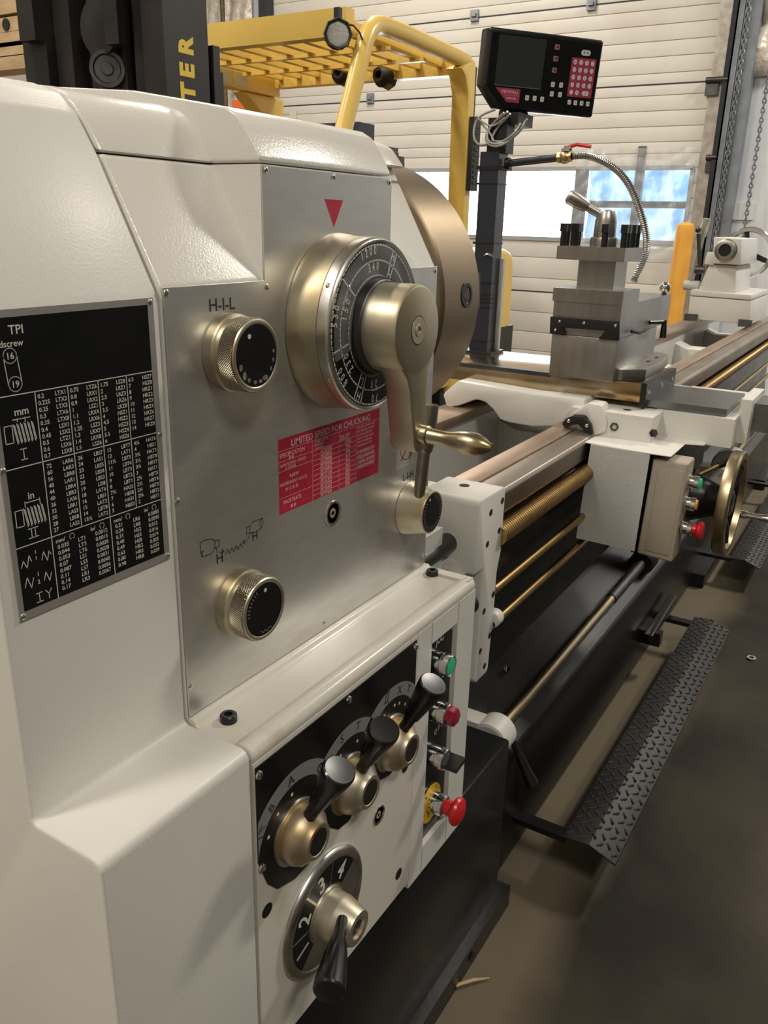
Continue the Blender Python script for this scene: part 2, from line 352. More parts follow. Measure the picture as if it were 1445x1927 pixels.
pc = at(1421, 300, 'x', DX-.25); chain('hoist_chain', DX-.25, pc.y, .9, 2.35, 'grey hoist chain hanging against the white wall right of the door', .042)
pc = at(1333, 100, 'x', DX-.2); chain('track_chain', DX-.14, .815, .3, 3.2, 'dark roller chain running down beside the right door track', .045)
def foil(name, y0, y1, z0, z1, label):
    def fn(u, v): return V(DX-.03 - .05*abs(sin(pi*(u*4))) ** .5*abs(sin(pi*v*6)) ** .5 - .012*sin(47*u+19*v) - .01*sin(33*v-21*u), y0+(y1-y0)*u, z0+(z1-z0)*v)
    return tag(B().grid(fn, 60, 60).out(name, M_foil, ang=180), label, 'insulation')
pf = at(1400, 100, 'x', DX)
foil('wall_insulation', -.3, pf.y-.02, at(1430, 145, 'x', DX).z, 4.2, 'crumpled foil insulation blanket high on the wall right of the door')
foil('wall_insulation', DL+.14, 6.45, .2, 4.6, 'quilted white insulation blanket on the wall left of the door')
pp = at(417, 120, 'x', DX-.2); tag(B().cyl((DX-.16, pp.y, 0), (DX-.16, pp.y, 4.5), .022, n=12).out('conduit_pipe', mat('rusty_pipe', (.20, .13, .08), .6, .4, var=(.1, .08, .06), vs=30)), 'rusty vertical conduit pipe in front of the quilted insulation', 'pipe')
M_rod_ = mat('thin_conduit', (.35, .35, .36), .5)
ps = at(1395, 395, 'x', DX); tag(B().box(DX-.012, DX-.001, ps.y-.09, ps.y+.07, ps.z-.07, ps.z+.05, .003).out('wall_notice', mat('notice_paper', (.72, .72, .72), .6)), 'small blank white notice on the wall right of the door track', 'notice')
# bollard
pb = at(1288, 418, 'x', 6.55); rb = .066
tag(B().lathe((6.6, pb.y, 0), (0, 0, 1), [(0, 0), (0, rb), (pb.z-.045, rb), (pb.z-.02, rb*.9), (pb.z-.004, rb*.6), (pb.z, 0)], 28).out('bollard', mat('orange_bollard', (.82, .42, .07), .5, var=(.74, .35, .05), vs=6)), 'orange plastic sleeved bollard standing beside the door track', 'bollard')

# =================================================================== forklift
FY = mat('forklift_yellow', (.80, .56, .14), .34, coat=.3, var=(.74, .51, .12), vs=4)
FB = mat('forklift_black', (.018, .018, .02), .45, var=(.035, .03, .028), vs=6, rvar=.1)
GZ = 2.0
fk = thing('forklift', 'yellow and black forklift parked behind the lathe headstock', 'forklift', (3.3, 2.1, 0))
P1 = V(3.14, 1.55, GZ); P2 = V(4.05, 1.55, GZ); P3 = V(4.06, 2.78, GZ); P4 = V(3.09, 2.78, GZ)
# overhead guard
B().box(P1.x-.03, P1.x+.03, P1.y+.06, P4.y, GZ-.10, GZ-.0, .015).out('guard_front_beam', FY, fk)
B().box(P3.x-.06, P3.x+.0, P1.y+.02, P3.y, GZ-.12, GZ-.05, .012).out('guard_rear_beam', FY, fk)
rail = [(2.83, P1.y, 1.15), (2.95, P1.y, 1.42), (3.012, P1.y, 1.552), (3.078, P1.y, 1.70), (3.122, P1.y, 1.80), (3.155, P1.y, 1.875), (3.185, P1.y, 1.92), (3.225, P1.y, 1.948), (3.28, P1.y, 1.96), (3.46, P1.y, 1.962), (3.75, P1.y, 1.955), (4.05, P1.y, 1.945)]
B().tube(rail, .036, 14).out('guard_side_rail', FY, fk)
rail2 = [(p[0], P3.y, p[2]) for p in rail]
B().tube(rail2, .036, 14).out('guard_side_rail', FY, fk)
B().box(3.2, 4.04, P3.y-.10, P3.y-.02, GZ-.16, GZ-.07, .012).out('guard_label_bar', FY, fk)
M_lab = mat('warning_sticker', (.62, .60, .50), .5)
for k in range(4): B().box(3.28+k*.13, 3.38+k*.13, P3.y-.1022, P3.y-.099, GZ-.15, GZ-.085).out('warning_sticker', M_lab, fk)
for i in range(9):                                                   # slats of the roof
    y = 1.66 + i*.122
    B().box(3.16, 4.02, y-.016, y+.016, GZ-.085, GZ-.03, .004, m=None).out('roof_slat', FY, fk)
for x_ in (3.45, 3.74): B().box(x_-.012, x_+.012, 1.6, 2.7, GZ-.10, GZ-.085, .003).out('roof_crossbar', FY, fk)
# rear pillars, the near one wide with a rounded head
pz = 1.96
B().prism([(4.05, 0.9), (4.035, 1.80), (4.00, 1.87), (3.95, 1.90), (4.08, pz), (4.11, 1.93), (4.125, 0.9)], 'y', P2.y-.035, P2.y+.06, .012).out('guard_rear_pillar', FY, fk)
B().box(4.11, 4.145, P2.y-.02, P2.y+.05, 1.58, 1.93, .012).out('pillar_cover', FB, fk)
q = at(873, 225, 'x', 4.1)
gh = thing_ = B().box(4.06, 4.14, P2.y-.060, P2.y-.036, 1.36, 1.70, .012).out('grab_handle', FB, fk)
gg = B()
for k in range(11): gg.box(4.075, 4.125, P2.y-.064, P2.y-.058, 1.39+k*.026, 1.404+k*.026, .001)
gg.out('handle_rib', M_blackox, gh)
B().prism([(3.98, 1.0), (3.985, 1.62), (3.93, 1.74), (3.84, 1.80), (3.78, 1.84), (4.12, 1.84), (4.12, 1.0)], 'y', P3.y-.07, P3.y+.03, .014).out('guard_rear_pillar', FY, fk)
# work lights
M_lens = mat('work_light_lens', (.75, .78, .72), .25, coat=.6, bump=.003, bs=120)
def worklight(c, d):
    c = V(*c); d = V(*d).normalized(); s0 = d.orthogonal()
    q = d.to_track_quat('Z', 'Y').to_matrix().to_4x4(); q.translation = c
    wl = B().lathe(c - d*.04, d, [(0, 0), (0, .042), (.012, .05), (.03, .056), (.05, .058), (.056, .054), (.052, .046)], 8)
    for k in range(7): wl.lathe(c - d*(.05+.005*k) , d, [(0, .050-.003*k), (.0025, .054-.003*k), (.0025, .02)], 16)
    wl = wl.out('work_light', FB, fk)
    B().lathe(c, d, [(0, 0), (.008, 0.0)] if False else [(.006, 0), (.008, .03), (.005, .044), (0, .046)], 20).out('lens', M_lens, wl)
    B().box(c.x-.012, c.x+.012, c.y-.012, c.y+.012, c.z+.045, c.z+.09, .004).out('bracket', FB, wl)
p = at(633, 63, 'x', 3.04); worklight((3.05, p.y, p.z), (-1, -.75, -.12))
p = at(726, 145, 'x', 4.0); worklight((4.02, p.y, p.z), (1, -.15, -.05))
p = at(645, 140, 'x', 4.0); worklight((4.02, p.y, p.z), (1, .1, -.05))
B().tube([at(a, b, 'x', 3.1) for a, b in ((650, 45), (665, 48), (677, 62), (682, 75))], .004, 6).out('cable', FB, fk)
B().tube([at(a, b, 'x', 4.0) for a, b in ((632, 127), (660, 128), (695, 126), (710, 122), (722, 120))], .006, 6).out('cable', FB, fk)
# mast: rails, cylinder, chain sheave, hose pulley
MY0, MY1 = 1.56, 2.21
def mrail(y0, y1, x0=2.07, x1=2.25, z0=.1, z1=2.45):
    B().box(x0, x0+.03, y0, y1, z0, z1, .004).box(x0+.03, x1-.03, y0, y0+.025 if y0 < 1.9 else y1, z0, z1).box(x1-.03, x1, y0, y1, z0, z1, .004).out('mast_rail', FB, fk)
mrail(MY0, MY0+.10); mrail(MY1-.10, MY1+.02)
B().box(2.05, 2.24, MY0-.012, MY0, .1, 2.45, .003).out('rail_side_plate', FB, fk)
for (ya, yb, xa, xb) in ((MY0+.11, MY0+.17, 2.10, 2.22), (MY1-.19, MY1-.11, 2.10, 2.22)):
    B().box(xa, xb, ya, yb, .1, 2.45, .006).out('inner_mast_rail', FB, fk)
M_fbrown = mat('greasy_mast_face', (.10, .08, .065), .45, .3, var=(.03, .028, .026), vs=5, stretch=(1, 1, .3))
B().box(2.11, 2.2, MY0+.22, MY0+.29, .1, 2.45, .008).out('lift_chain_guard', FB, fk)
B().cyl((2.15, MY0+.37, .1), (2.15, MY0+.37, 2.3), .042, n=24).out('lift_cylinder', FB, fk)
B().cyl((2.14, MY0+.52, .1), (2.14, MY0+.52, 2.45), .03, n=20).out('lift_cylinder', M_fbrown, fk)
p = at(190, 50, 'x', 2.08)
B().lathe((2.06, p.y, p.z), (1, 0, 0), [(0, 0), (0, .03), (.008, .06), (.01, .085), (.04, .085), (.04, 0)], 28).out('hose_pulley', FB, fk)
p = at(206, 130, 'x', 2.08)
B().lathe((2.07, p.y, p.z), (.75, .66, 0), [(0, 0), (0, .018), (.006, .02), (.006, .040), (0, .044), (0, .055), (.03, .055), (.03, 0)], 28).out('chain_sheave', M_dark, fk)
B().box(2.03, 2.06, MY0+.16, MY0+.22, 1.70, 2.4, .004).out('hose_clamp', FB, fk)
pa = at(725//10, 45, 'x', 2.06)
B().box(2.03, 2.07, MY1-.10, MY1-.02, 1.74, 2.4, .006).out('rail_stop', FB, fk)
B().box(2.235, 2.25, MY0, MY1, .1, 2.45).out('mast_backplate', FB, fk)
for zc in (1.55, 2.3): B().box(2.26, 2.32, MY0, MY1, zc, zc+.1, .006).out('mast_crossbar', FB, fk)
B().box(2.26, 2.29, MY0-.015, MY0+.04, 1.45, 1.72, .01).out('mast_hook', FB, fk)
M_fy = mat('yellow_lettering', (.85, .62, .08), .5)
o0 = at(366, 193, 'y', MY0-.0125); o1 = at(350, 78, 'y', MY0-.0125)
text('mast_lettering', [(c_, 1.545-.075*(2-i) if False else 1.5475+(i-3)*.0635, 0, .083, 'LEFT', 0, .92) for i, c_ in enumerate('HYSTER')], (V(2.168, MY0-.0125, 0), V(0, 0, 1), V(-1, 0, 0)), M_fy, fk, .0005, .055)
# body
B().prism([(3.2, .35), (3.2, .95), (3.35, 1.0), (4.05, 1.0), (4.1, .35)], 'y', 1.55, 2.75, .03).out('body', FY, fk)
cwp = [(4.05, .30), (4.05, 1.06), (4.72, 1.07), (4.81, 1.05), (4.845, .98), (4.855, .60), (4.83, .30)]
B().prism(cwp, 'y', 1.55, 2.78, .06, 4).out('counterweight', FY, fk)
B().box(4.2, 4.86, 1.54, 2.79, .22, .62, .03).out('rear_bumper', FB, fk)
B().prism([(3.0, .30), (3.0, 1.2), (3.1, 1.45), (3.25, 1.42), (3.3, .3)], 'y', 1.6, 2.7, .03).out('dashboard', FB, fk)
B().box(3.45, 3.9, 1.9, 2.4, 1.0, 1.12, .04).box(3.85, 3.97, 1.9, 2.4, 1.1, 1.50, .04).out('seat', FB, fk)
B().cyl((4.3, 2.0, 1.06), (4.3, 2.0, 1.22), .03, .022, n=14).out('intake_stack', FB, fk)
for (x_, y_) in ((3.15, 1.62), (3.15, 2.62), (4.3, 1.66), (4.3, 2.6)):
    wh = B().lathe((x_, y_-.09, .30), (0, 1, 0), [(0, 0), (0, .14), (.01, .15), (.0, .20), (.02, .28), (.16, .28), (.18, .2), (.18, 0)], 30).out('wheel', FB, fk)
for zf in (0,): 
    for yf in (1.8, 2.25): B().prism([(2.06, .06), (2.06, .7), (2.02, .7), (2.02, .10), (1.25, .075), (1.25, .06)], 'y', yf-.06, yf+.06, .004).out('fork', FB, fk)
B().box(2.0, 2.07, MY0+.02, MY1-.02, .25, .35, .01).box(2.0, 2.07, MY0+.02, MY1-.02, .62, .70, .01).out('fork_carriage', FB, fk)

# machine behind: dark rail with orange lamp, wooden rack at the far left
bt = thing('parked_machine', 'dark low machine with an orange lamp seen behind the forklift pillar', 'machine', (5.3, 3.2, 0))
a0 = at(405, 205, 'x', 5.3); a1 = at(690, 238, 'x', 5.3)
B().box(5.2, 5.4, a1.y, a0.y+.1, a1.z-.10, a1.z+.02, .01).out('top_rail', mat('navy_rail', (.03, .035, .05), .45), bt)
B().box(5.22, 5.9, a1.y+.1, a0.y, 0, a1.z-.09, .02).out('cabinet', FB, bt)
pl = at(455, 198, 'x', 5.25); B().box(5.2, 5.26, pl.y-.04, pl.y+.05, pl.z-.03, pl.z+.03, .008).out('lamp', mat('orange_lens', (.75, .14, .02), .3, coat=.5), bt, label='orange lamp')
pl = at(552, 218, 'x', 5.19); B().box(5.19, 5.2, pl.y-.025, pl.y+.035, pl.z-.035, pl.z+.03).out('sticker', M_lab, bt)
M_wood = mat('pale_timber', (.52, .38, .22), .6, var=(.40, .27, .14), vs=5, stretch=(1, 1, 6))
rk = thing('timber_rack', 'stacked pale timber boards at the far left beyond the forklift mast', 'timber', (3.2, 4.6, 0))
for i, (pa_, pb_) in enumerate(((22, 8), (55, 24), (82, 14), (100, 16), (124, 12))):
    p = at(0, pa_, 'x', 3.2)
    B().box(3.1, 3.24, 3.3, 5.3, p.z-.045, p.z+.02, .006).out('board', M_wood, rk)
for y_ in (3.42, 4.2, 5.1): B().box(3.18, 3.30, y_-.06, y_+.06, 0, 2.35, .006).out('post', M_wood, rk)
p = at(12, 46, 'x', 3.1); B().cyl((3.095, p.y, p.z), (3.11, p.y, p.z), .028, n=18).out('bolt_hole', M_hole, rk)
B().box(3.14, 3.2, 3.3, 5.3, 1.35, 1.55).out('board', M_wood, rk)

# =================================================================== the lathe
LT = thing('metal_lathe', 'large white engine lathe with silver control plate, levers, chuck and long black bed', 'lathe', (1.2, .25, 0))
HB = .47
prof = [(0, .60), (0, 1.1475), (.003, 1.1525), (.0555, 1.2450), (HB, 1.2450), (HB, .60)]
B().prism(prof, 'x', .4815, .9385, .0035, 3).box(.6065, .825, 0, .2, 1.13, 1.2450, .0025, 2).out('headstock_housing', M_white, LT, 30)
lid = [(.0555, 1.2462), (.074, 1.274), (.082, 1.283), (.092, 1.290), (.11, 1.2955), (.15, 1.300), (.28, 1.309), (.40, 1.312), (HB, 1.300), (HB, 1.2462)]
b = B().prism(lid, 'x', .4815, .9385, .004, 3)
b.prism([(0.0005, 1.2462), (.0005, 1.251), (.014, 1.272), (.024, 1.2845), (.036, 1.291), (.06, 1.2955), (.15, 1.310), (.30, 1.322), (HB, 1.30), (HB, 1.2462)], 'x', .6065, .8250, .005, 3)
b.prism([(.05, 1.262), (.07, 1.285), (.09, 1.293), (.12, 1.298), (.2, 1.303), (.2, 1.262)], 'x', .895, .945, .006, 3)
b.out('headstock_lid', M_white, LT, 30)
# left end cover (cabinet) from floor to top
cov = [(-.0775, .0), (-.0775, .745), (-.0745, .751), (-.068, .7535), (-.004, .7535), (0, .757), (0, 1.136), (.003, 1.146), (.0555, 1.2445), (.075, 1.274), (.092, 1.2885), (.12, 1.297), (.28, 1.309), (HB, 1.30), (HB, 0)]
B().prism(cov, 'x', .3125, .4790, .005, 3, ang=.25).out('end_cover', M_white2, LT, 30)
# gearbox under the ledge
GF = -.0775
b = B().prism([(GF, .735), (GF, .7435), (-.0745, .7495), (-.068, .7520), (-.060, .7510), (-.056, .7485), (-.014, .7485), (-.010, .7500), (-.006, .7560), (.03, .7560), (.03, .735)], 'x', .4825, .9430, .0025, 2, ang=.25)
b.box(.928, .9435, GF+.004, .03, .745, .7515, .003)
b.box(.4825, .7862, GF, .03, .364, .7352, .0015).out('gearbox_housing', M_ledge, LT, 30)
x0, x1, y0 = .7872, .9445, GF
ox0, ox1, oz0, oz1 = .8230, .8950, .3950, .7060
b = B()
b.box(x0, ox0, y0, -.045, .352, .7352, .0015).box(ox1, x1, y0, -.045, .352, .7352, .0015).box(ox0-.001, ox1+.001, y0, -.045, oz1, .7352, .0015).box(ox0-.001, ox1+.001, y0, -.045, .352, oz0, .0015)
b.box(x0, x1, -.0585, .03, .352, .7352)
b.out('switch_panel_housing', M_white2, LT, 30)
sp = B().box(ox0+.0005, ox1-.0005, -.0705, -.0585, oz0+.001, oz1-.001).out('switch_plate', M_black, LT)
fr = (V(0, -.0705, 0), V(1, 0, 0), V(0, 0, 1))
text('switch_lettering', [('JOG', .859, .6905, .0135, 'CENTER', 0, .85), ('ON', .878, .632, .0135, 'CENTER', 0, .85), ('O F F', .868, .553, .0125, 'CENTER', .2, .8)], fr, M_print, sp)
def screw(x, y, z, par, r=.0032, m=None, nrm=(0, -1, 0), nm='screw'):
    n = V(*nrm); b = B().lathe((x, y, z), nrm, [(0, 0), (0, r), (r*.35, r*.92), (r*.6, r*.6), (r*.68, r*.2), (r*.68, 0)], 12)
    u = n.orthogonal().normalized(); v_ = n.cross(u); o = V(x, y, z) + n*r*.66
    for a_ in (u, v_):
        c_ = n.cross(a_); b.poly([o+a_*r*.6+c_*r*.13, o+a_*r*.6-c_*r*.13, o-a_*r*.6-c_*r*.13, o-a_*r*.6+c_*r*.13])
    return b.out(nm, m or M_screw, par)
for (x_, z_) in ((.890, .699), (.8275, .402), (.8275, .548)): screw(x_, -.0705, z_, sp, .0035)
# push buttons
def button(px, py, kind):
    xc = .848; z_ = px
    if kind == 'stop': xc = .853
    bt_ = B().lathe((xc, -.0705, z_), (0, -1, 0), [(0, 0), (0, .0145), (.002, .0152), (.0115, .0152), (.0117, .0140), (.013, .0140), (.0132, .0150), (.0225, .0146), (.024, .0132), (.0225, .0115), (.0225, 0)], 32).out('push_button', M_chrome, LT)
    if kind == 'green': B().lathe((xc, -.0927, z_), (0, -1, 0), [(0, 0), (0, .0115), (.0015, .0115), (.0022, .009), (.0026, 0)], 28).out('button_cap', M_green, bt_, label='green cap')
    if kind == 'red': B().lathe((xc, -.0927, z_), (0, -1, 0), [(0, 0), (0, .0128), (.008, .0130), (.0125, .0118), (.014, .009), (.0145, 0)], 6).out('button_cap', M_redlens, bt_, label='dark red lens cap')
    if kind == 'key':
        B().lathe((xc, -.0927, z_), (0, -1, 0), [(0, 0), (0, .0115), (.002, .0108), (.002, 0)], 28).out('selector_face', M_blackpl, bt_)
        m = Matrix.Translation((xc, -.1050, z_)) @ Matrix.Rotation(radians(-8), 4, 'Y')
        B().box(-.013, .013, -.011, .011, -.0035, .0035, .0015, m=m).out('selector_knob', M_blackpl, bt_)
    if kind == 'stop':
        B().lathe((xc, -.0710, z_-.004), (0, -1, 0), [(0, 0), (0, .0285), (.001, .0285), (.001, 0)], 40).out('yellow_legend', M_yellowpr, bt_, label='round yellow legend plate')
        its = []
        for i, ch in enumerate('EMER. STOP'):
            a_ = radians(205 - i*25.5); its.append((ch, xc + .0205*cos(a_), z_-.004+.0205*sin(a_), .0085, 'CENTER', a_ - pi/2, .85))
        text('legend_lettering', its, (V(0, -.0721, 0), V(1, 0, 0), V(0, 0, 1)), M_ink, bt_)
        B().lathe((xc, -.0930, z_), (0, -1, 0), [(0, 0), (0, .0105), (.012, .0110), (.0135, .0150), (.016, .0190), (.020, .0200), (.0235, .0185), (.0262, .0140), (.0272, .008), (.0275, 0)], 36).out('mushroom_cap', M_redpl, bt_, label='red mushroom cap')
button(.668, 0, 'green'); button(.596, 0, 'red'); button(.527, 0, 'key'); button(.449, 0, 'stop')

# ---- silver control plate
PY = -.0018
b = B().prism([(.4825, .7575), (.4825, 1.1475), (.6068, 1.1475), (.6068, 1.2440), (.8245, 1.2440), (.8245, 1.1505), (.9375, 1.1505), (.9375, .7575)], 'y', PY, -.0001, .0004, 1)
cp = b.out('control_plate', M_plate, LT)
for (x_, z_) in ((.4855, 1.1435), (.612, 1.2405), (.715, 1.2405), (.819, 1.2405), (.6095, 1.142), (.484, .971), (.4855, .789), (.932, 1.1455), (.933, .77), (.70, .765)): screw(x_, PY, z_, cp, .0027)
fp = (V(0, PY, 0), V(1, 0, 0), V(0, 0, 1))
flat('red_triangle', [(.6995, 1.2195), (.7315, 1.2195), (.7155, 1.1935)], fp, M_red, cp)
for it_ in [('H-I-L', .549, 1.1255, .0145, 'CENTER', 0, 1.08), ('L-I-H', .882, .8925, .0125, 'CENTER', 0, 1.05), ('H', .5325, .8975, .014, 'CENTER'), ('H', .583, .904, .013, 'CENTER')]: text('plate_lettering', [it_], fp, M_ink, cp)
def fq(px, py): p_ = at(px, py, 'y', PY); return (p_.x, p_.z)
dr = [[(376, 1022), (384, 1017), (398, 1014), (404, 1018), (412, 1016), (412, 1029), (404, 1031), (398, 1042), (380, 1048), (378, 1040), (377, 1030), (376, 1022)], [(377, 1040), (382, 1037), (380, 1048)], [(404, 1018), (404, 1031)], [(407, 1032), (409, 1040)],
      [(424, 1043), (428, 1034), (432, 1041), (436, 1031), (440, 1038), (444, 1027), (448, 1034), (452, 1023), (456, 1030)], [(413, 1040), (420, 1037)], [(417, 1034), (421, 1037), (417, 1041)], [(457, 1021), (465, 1017)], [(460, 1015), (457, 1021), (461, 1023)],
      [(464, 992), (464, 1005), (470, 1003), (470, 990), (464, 992)], [(470, 990), (476, 982), (494, 975), (495, 985), (491, 995), (478, 1002), (470, 1003)], [(494, 975), (489, 982), (491, 995)], [(469, 1006), (467, 1014)]]
strokes('plate_diagram', [[fq(*p_) for p_ in l_] for l_ in dr], fp, .0008, M_ink, cp)
# red chucking-speed chart
rx0, rx1, rz0, rz1 = .6215, .8095, .9185, .9965
flat('speed_limit_sticker', [(rx0, rz0), (rx1, rz0), (rx1, rz1), (rx0, rz1)], fp, M_red, cp)
fr2 = (V(0, PY-.0001, 0), V(1, 0, 0), V(0, 0, 1)); W_ = rx1-rx0; H_ = rz1-rz0
ln = [[(rx0, rz1-.0125), (rx1, rz1-.0125)], [(rx0, rz1-.0235), (rx0+W_*.74, rz1-.0235)], [(rx0, rz1-.0335), (rx0+W_*.30, rz1-.0335)], [(rx0, rz0+.0165), (rx0+W_*.30, rz0+.0165)]]
for c_ in (.30, .56, .74): ln.append([(rx0+W_*c_, rz0), (rx0+W_*c_, rz1-.0125)])
for i in range(1, 10): ln.append([(rx0+W_*.30, rz1-.0235-i*.00545), (rx0+W_*.74, rz1-.0235-i*.00545)])
strokes('sticker_rules', ln, fr2, .0004, M_pink, cp)
its = [('LIMITED SPEED FOR CHUCKING', rx0+W_*.5, rz1-.0105, .0098, 'CENTER', 0, 1.05), ('SPECIFICATON', rx0+.0015, rz1-.0195, .0062, 'LEFT', 0, 1.0), ('規 格', rx0+.016, rz1-.0232, .0038),
       ('3-JAW SCROLL CHUCK', rx0+.001, rz1-.0290, .0045, 'LEFT', 0, .95), ('三 爪 夾 頭', rx0+.010, rz1-.0328, .0036), ('4-JAW', rx0+.017, rz1-.0425, .0056), ('INDEPENDENT CHUCK', rx0+.001, rz1-.0490, .0046, 'LEFT', 0, .95), ('四 爪 夾 頭', rx0+.010, rz1-.0555, .0044),
       ('FACE PLATE', rx0+.006, rz0+.0095, .0056), ('面 板', rx0+.018, rz0+.0030, .0042), ('金 屬 轉 速 表', rx0+W_*.32, rz1-.0160, .0040), ('DIMENSION', rx0+W_*.31, rz1-.0195, .0036), ('MAX. SPEED', rx0+W_*.57, rz1-.0195, .0036), ('最 高 轉 速', rx0+W_*.57, rz1-.0228, .0034), ('mm (inch)', rx0+W_*.33, rz1-.0228, .0034)]
dia = ['12"(300)', '16"(400)', '16"(400)', '20"(500)', '24"(600)', '28"(710)', '30"(760)', '20"(500)', '24"(600)', '30"(760)']; spd = ['1200', '760', '500', '410', '340', '260', '260', '300', '250', '200']
for i in range(10): its += [(dia[i], rx0+W_*.43, rz1-.0280-i*.00545, .0052, 'CENTER', 0, 1.2), (spd[i], rx0+W_*.65, rz1-.0280-i*.00545, .0052, 'CENTER', 0, 1.2)]
tl = ['THE CHUCK SPEED MUST', 'NOT BE OVER THE LIMIT', 'OF CHUCK SPECIFIED', 'ON THE TABLE. CHECK', 'THE CHUCK BEFORE', 'STARTING MACHINE']
for i, t_ in enumerate(tl): its.append((t_, rx0+W_*.75, rz1-.0165-i*.0042, .0034, 'LEFT', 0, .95))
for i, t_ in enumerate(['使用夾頭時轉速不', '可超過夾頭所規定', '之最高轉速並檢查', '夾頭鎖緊後再開機']): its.append((t_, rx0+W_*.75, rz1-.046-i*.0058, .0050, 'LEFT', 0, .95))
text('sticker_lettering', its, fr2, M_pink, cp)
# gear-shift warning square
flat('warning_square', [(.8515, .9115), (.9015, .9115), (.9015, .9815), (.8515, .9815)], fp, mat('thin_white_print', (.60, .59, .57), .4, .6), cp)
strokes('warning_outline', [[(.8515, .9115), (.9015, .9115), (.9015, .9815), (.8515, .9815), (.8515, .9115)]], fr2, .0005, M_pink, cp)
strokes('warning_circle', [arcpts(.877, .936, .0165, 0, 360)], fr2, .0009, M_ink, cp)
strokes('warning_cross', [[(.863, .944), (.877, .938), (.888, .933), (.884, .920)], [(.864, .921), (.880, .938)]], fr2, .0028, M_red, cp)
text('warning_lettering', [('DO NOT SHIFT', .8535, .973, .0052), ('THE LEVER', .8535, .966, .0052), ('RUNNING', .8535, .959, .0052)], fr2, M_red, cp)
# sight glass in plate
def sight(x, y, z, r, par):
    s_ = B().lathe((x, y, z), (0, -1, 0), [(0, 0), (0, r), (.0012, r*.97), (.0012, r*.80), (-.003, r*.74), (-.003, r*.55), (-.001, r*.52), (-.001, 0)], 32).out('sight_glass', M_ring, par)
    B().lathe((x, y-.0012, z), (0, -1, 0), [(-.0018, r*.80), (-.0040, r*.74), (-.0040, r*.57), (-.0015, r*.53)], 32).out('seal_ring', M_hole, s_)
    B().lathe((x, y, z), (0, -1, 0), [(-.0005, 0), (.0004, r*.30), (-.0005, r*.5)], 24).out('glass_eye', mat('oil_window', (.48, .44, .38), .15, coat=.8, var=(.22, .15, .1), vs=80), s_); return s_
sight(.7155, PY, .894, .0145, cp)
sight(.7050, GF, .529, .0125, LT)
# knurled range knobs
def range_knob(x, z, k, dot=25, nm='range_knob'):
    kn = B().lathe((x, PY, z), (0, -1, 0), [(0, .0325*k), (.0015, .0337*k), (.010, .0337*k), (.0112, .0325*k), (.0125, .0318*k), (.0165, .0318*k), (.0165, 0)], 64).out(nm, M_brass, LT)
    B().lathe((x, PY, z), (0, -1, 0), [(.0160, 0), (.0160, .0308*k), (.0168, .0320*k), (.0302, .0320*k), (.0312, .0314*k)], 96).out('knurled_band', M_knurl, kn)
    B().lathe((x, PY, z), (0, -1, 0), [(.0308, .0300*k), (.0316, .0312*k), (.0328, .0302*k), (.0332, .0285*k), (.0328, .0272*k), (.0322, .0266*k), (.0322, 0)], 64).out('knob_rim', M_brass2, kn)
    fc = B().lathe((x, PY-.0322, z), (0, -1, 0), [(0, 0), (.0003, 0.0001), (.0003, .0266*k)], 48).out('dial_face', M_black, kn)
    f3 = (V(x, PY-.0326, z), V(1, 0, 0), V(0, 0, 1)); a_ = radians(90+dot)
    d_ = flat('index_dot', [(.0195*cos(a_)+.0021*cos(2*pi*i/14), .0195*sin(a_)+.0021*sin(2*pi*i/14)) for i in range(14)], f3, M_print, kn, .0001)
    return kn, f3
M_wornglue = mat('dry_glue_spots', (.22, .22, .20), .5, var=(.1, .1, .1), vs=200)
kn, f3 = range_knob(.5545, 1.0892, 1.0, 28)
for a_, r1, r2 in ((200, .0022, .003), (222, .0025, .0038), (240, .002, .002), (262, .0022, .0018), (280, .0026, .0018), (298, .0038, .0024), (5, .0014, .0018), (345, .0012, .0022), (325, .0013, .0018)):
    a2 = radians(a_); flat('glue_residue', [(.0225*cos(a2)+r1*cos(2*pi*i/10), .0225*sin(a2)+r2*sin(2*pi*i/10)) for i in range(10)], f3, M_wornglue, kn, .00012)
kn, f3 = range_knob(.556, .8491, 1.0, -5)
strokes('worn_scale', [[(.0215*cos(radians(a_)), .0215*sin(radians(a_))), (.0245*cos(radians(a_)), .0245*sin(radians(a_)))] for a_ in range(118, 190, 9)] + [[(-.006, -.021), (-.003, -.0235), (0, -.021), (.002, -.024), (.006, -.0215), (.009, -.022)]], f3, .0009, M_band, kn)
# L-I-H knob with its stick
k3 = B().lathe((.887, PY, .8529), (0, -1, 0), [(0, .0338), (.001, .0350), (.006, .0346), (.028, .0285), (.033, .0280), (.0345, .0272), (.0345, .0255), (.034, 0)], 64).out('range_knob', M_brass2, LT, label='tapered oil-stained knob with a vertical stick')
B().lathe((.887, PY-.0340, .8529), (0, -1, 0), [(0, 0), (.0006, .0001), (.0006, .0252)], 40).out('dial_face', M_black, k3)
f3 = (V(.887, PY-.0347, .8529), V(1, 0, 0), V(0, 0, 1))
strokes('dial_ticks', [[(.019*cos(radians(a_)), .019*sin(radians(a_))), (.0235*cos(radians(a_+6)), .0235*sin(radians(a_+6)))] for a_ in range(0, 360, 12) if not 75 < a_ < 125], f3, .0008, M_band, k3)
flat('index_dot', [(-.008+.0018*cos(2*pi*i/12), .0185+.0018*sin(2*pi*i/12)) for i in range(12)], f3, M_print, k3)
M_stick = mat('bare_steel_stick', (.36, .34, .28), .4, 1, var=(.26, .22, .15), vs=20)
p0 = V(.8735, -.024, .880); p1 = V(.8835, -.0275, .992); d_ = (p1-p0).normalized()
B().lathe(p0, d_, [(-.005, 0), (-.005, .0062), (.0, .0076), (.052, .0078), (.054, .0098), (.060, .0112), (.108, .0120), (.112, .0116), (.112, 0)], 28).out('shift_stick', M_stick, k3)

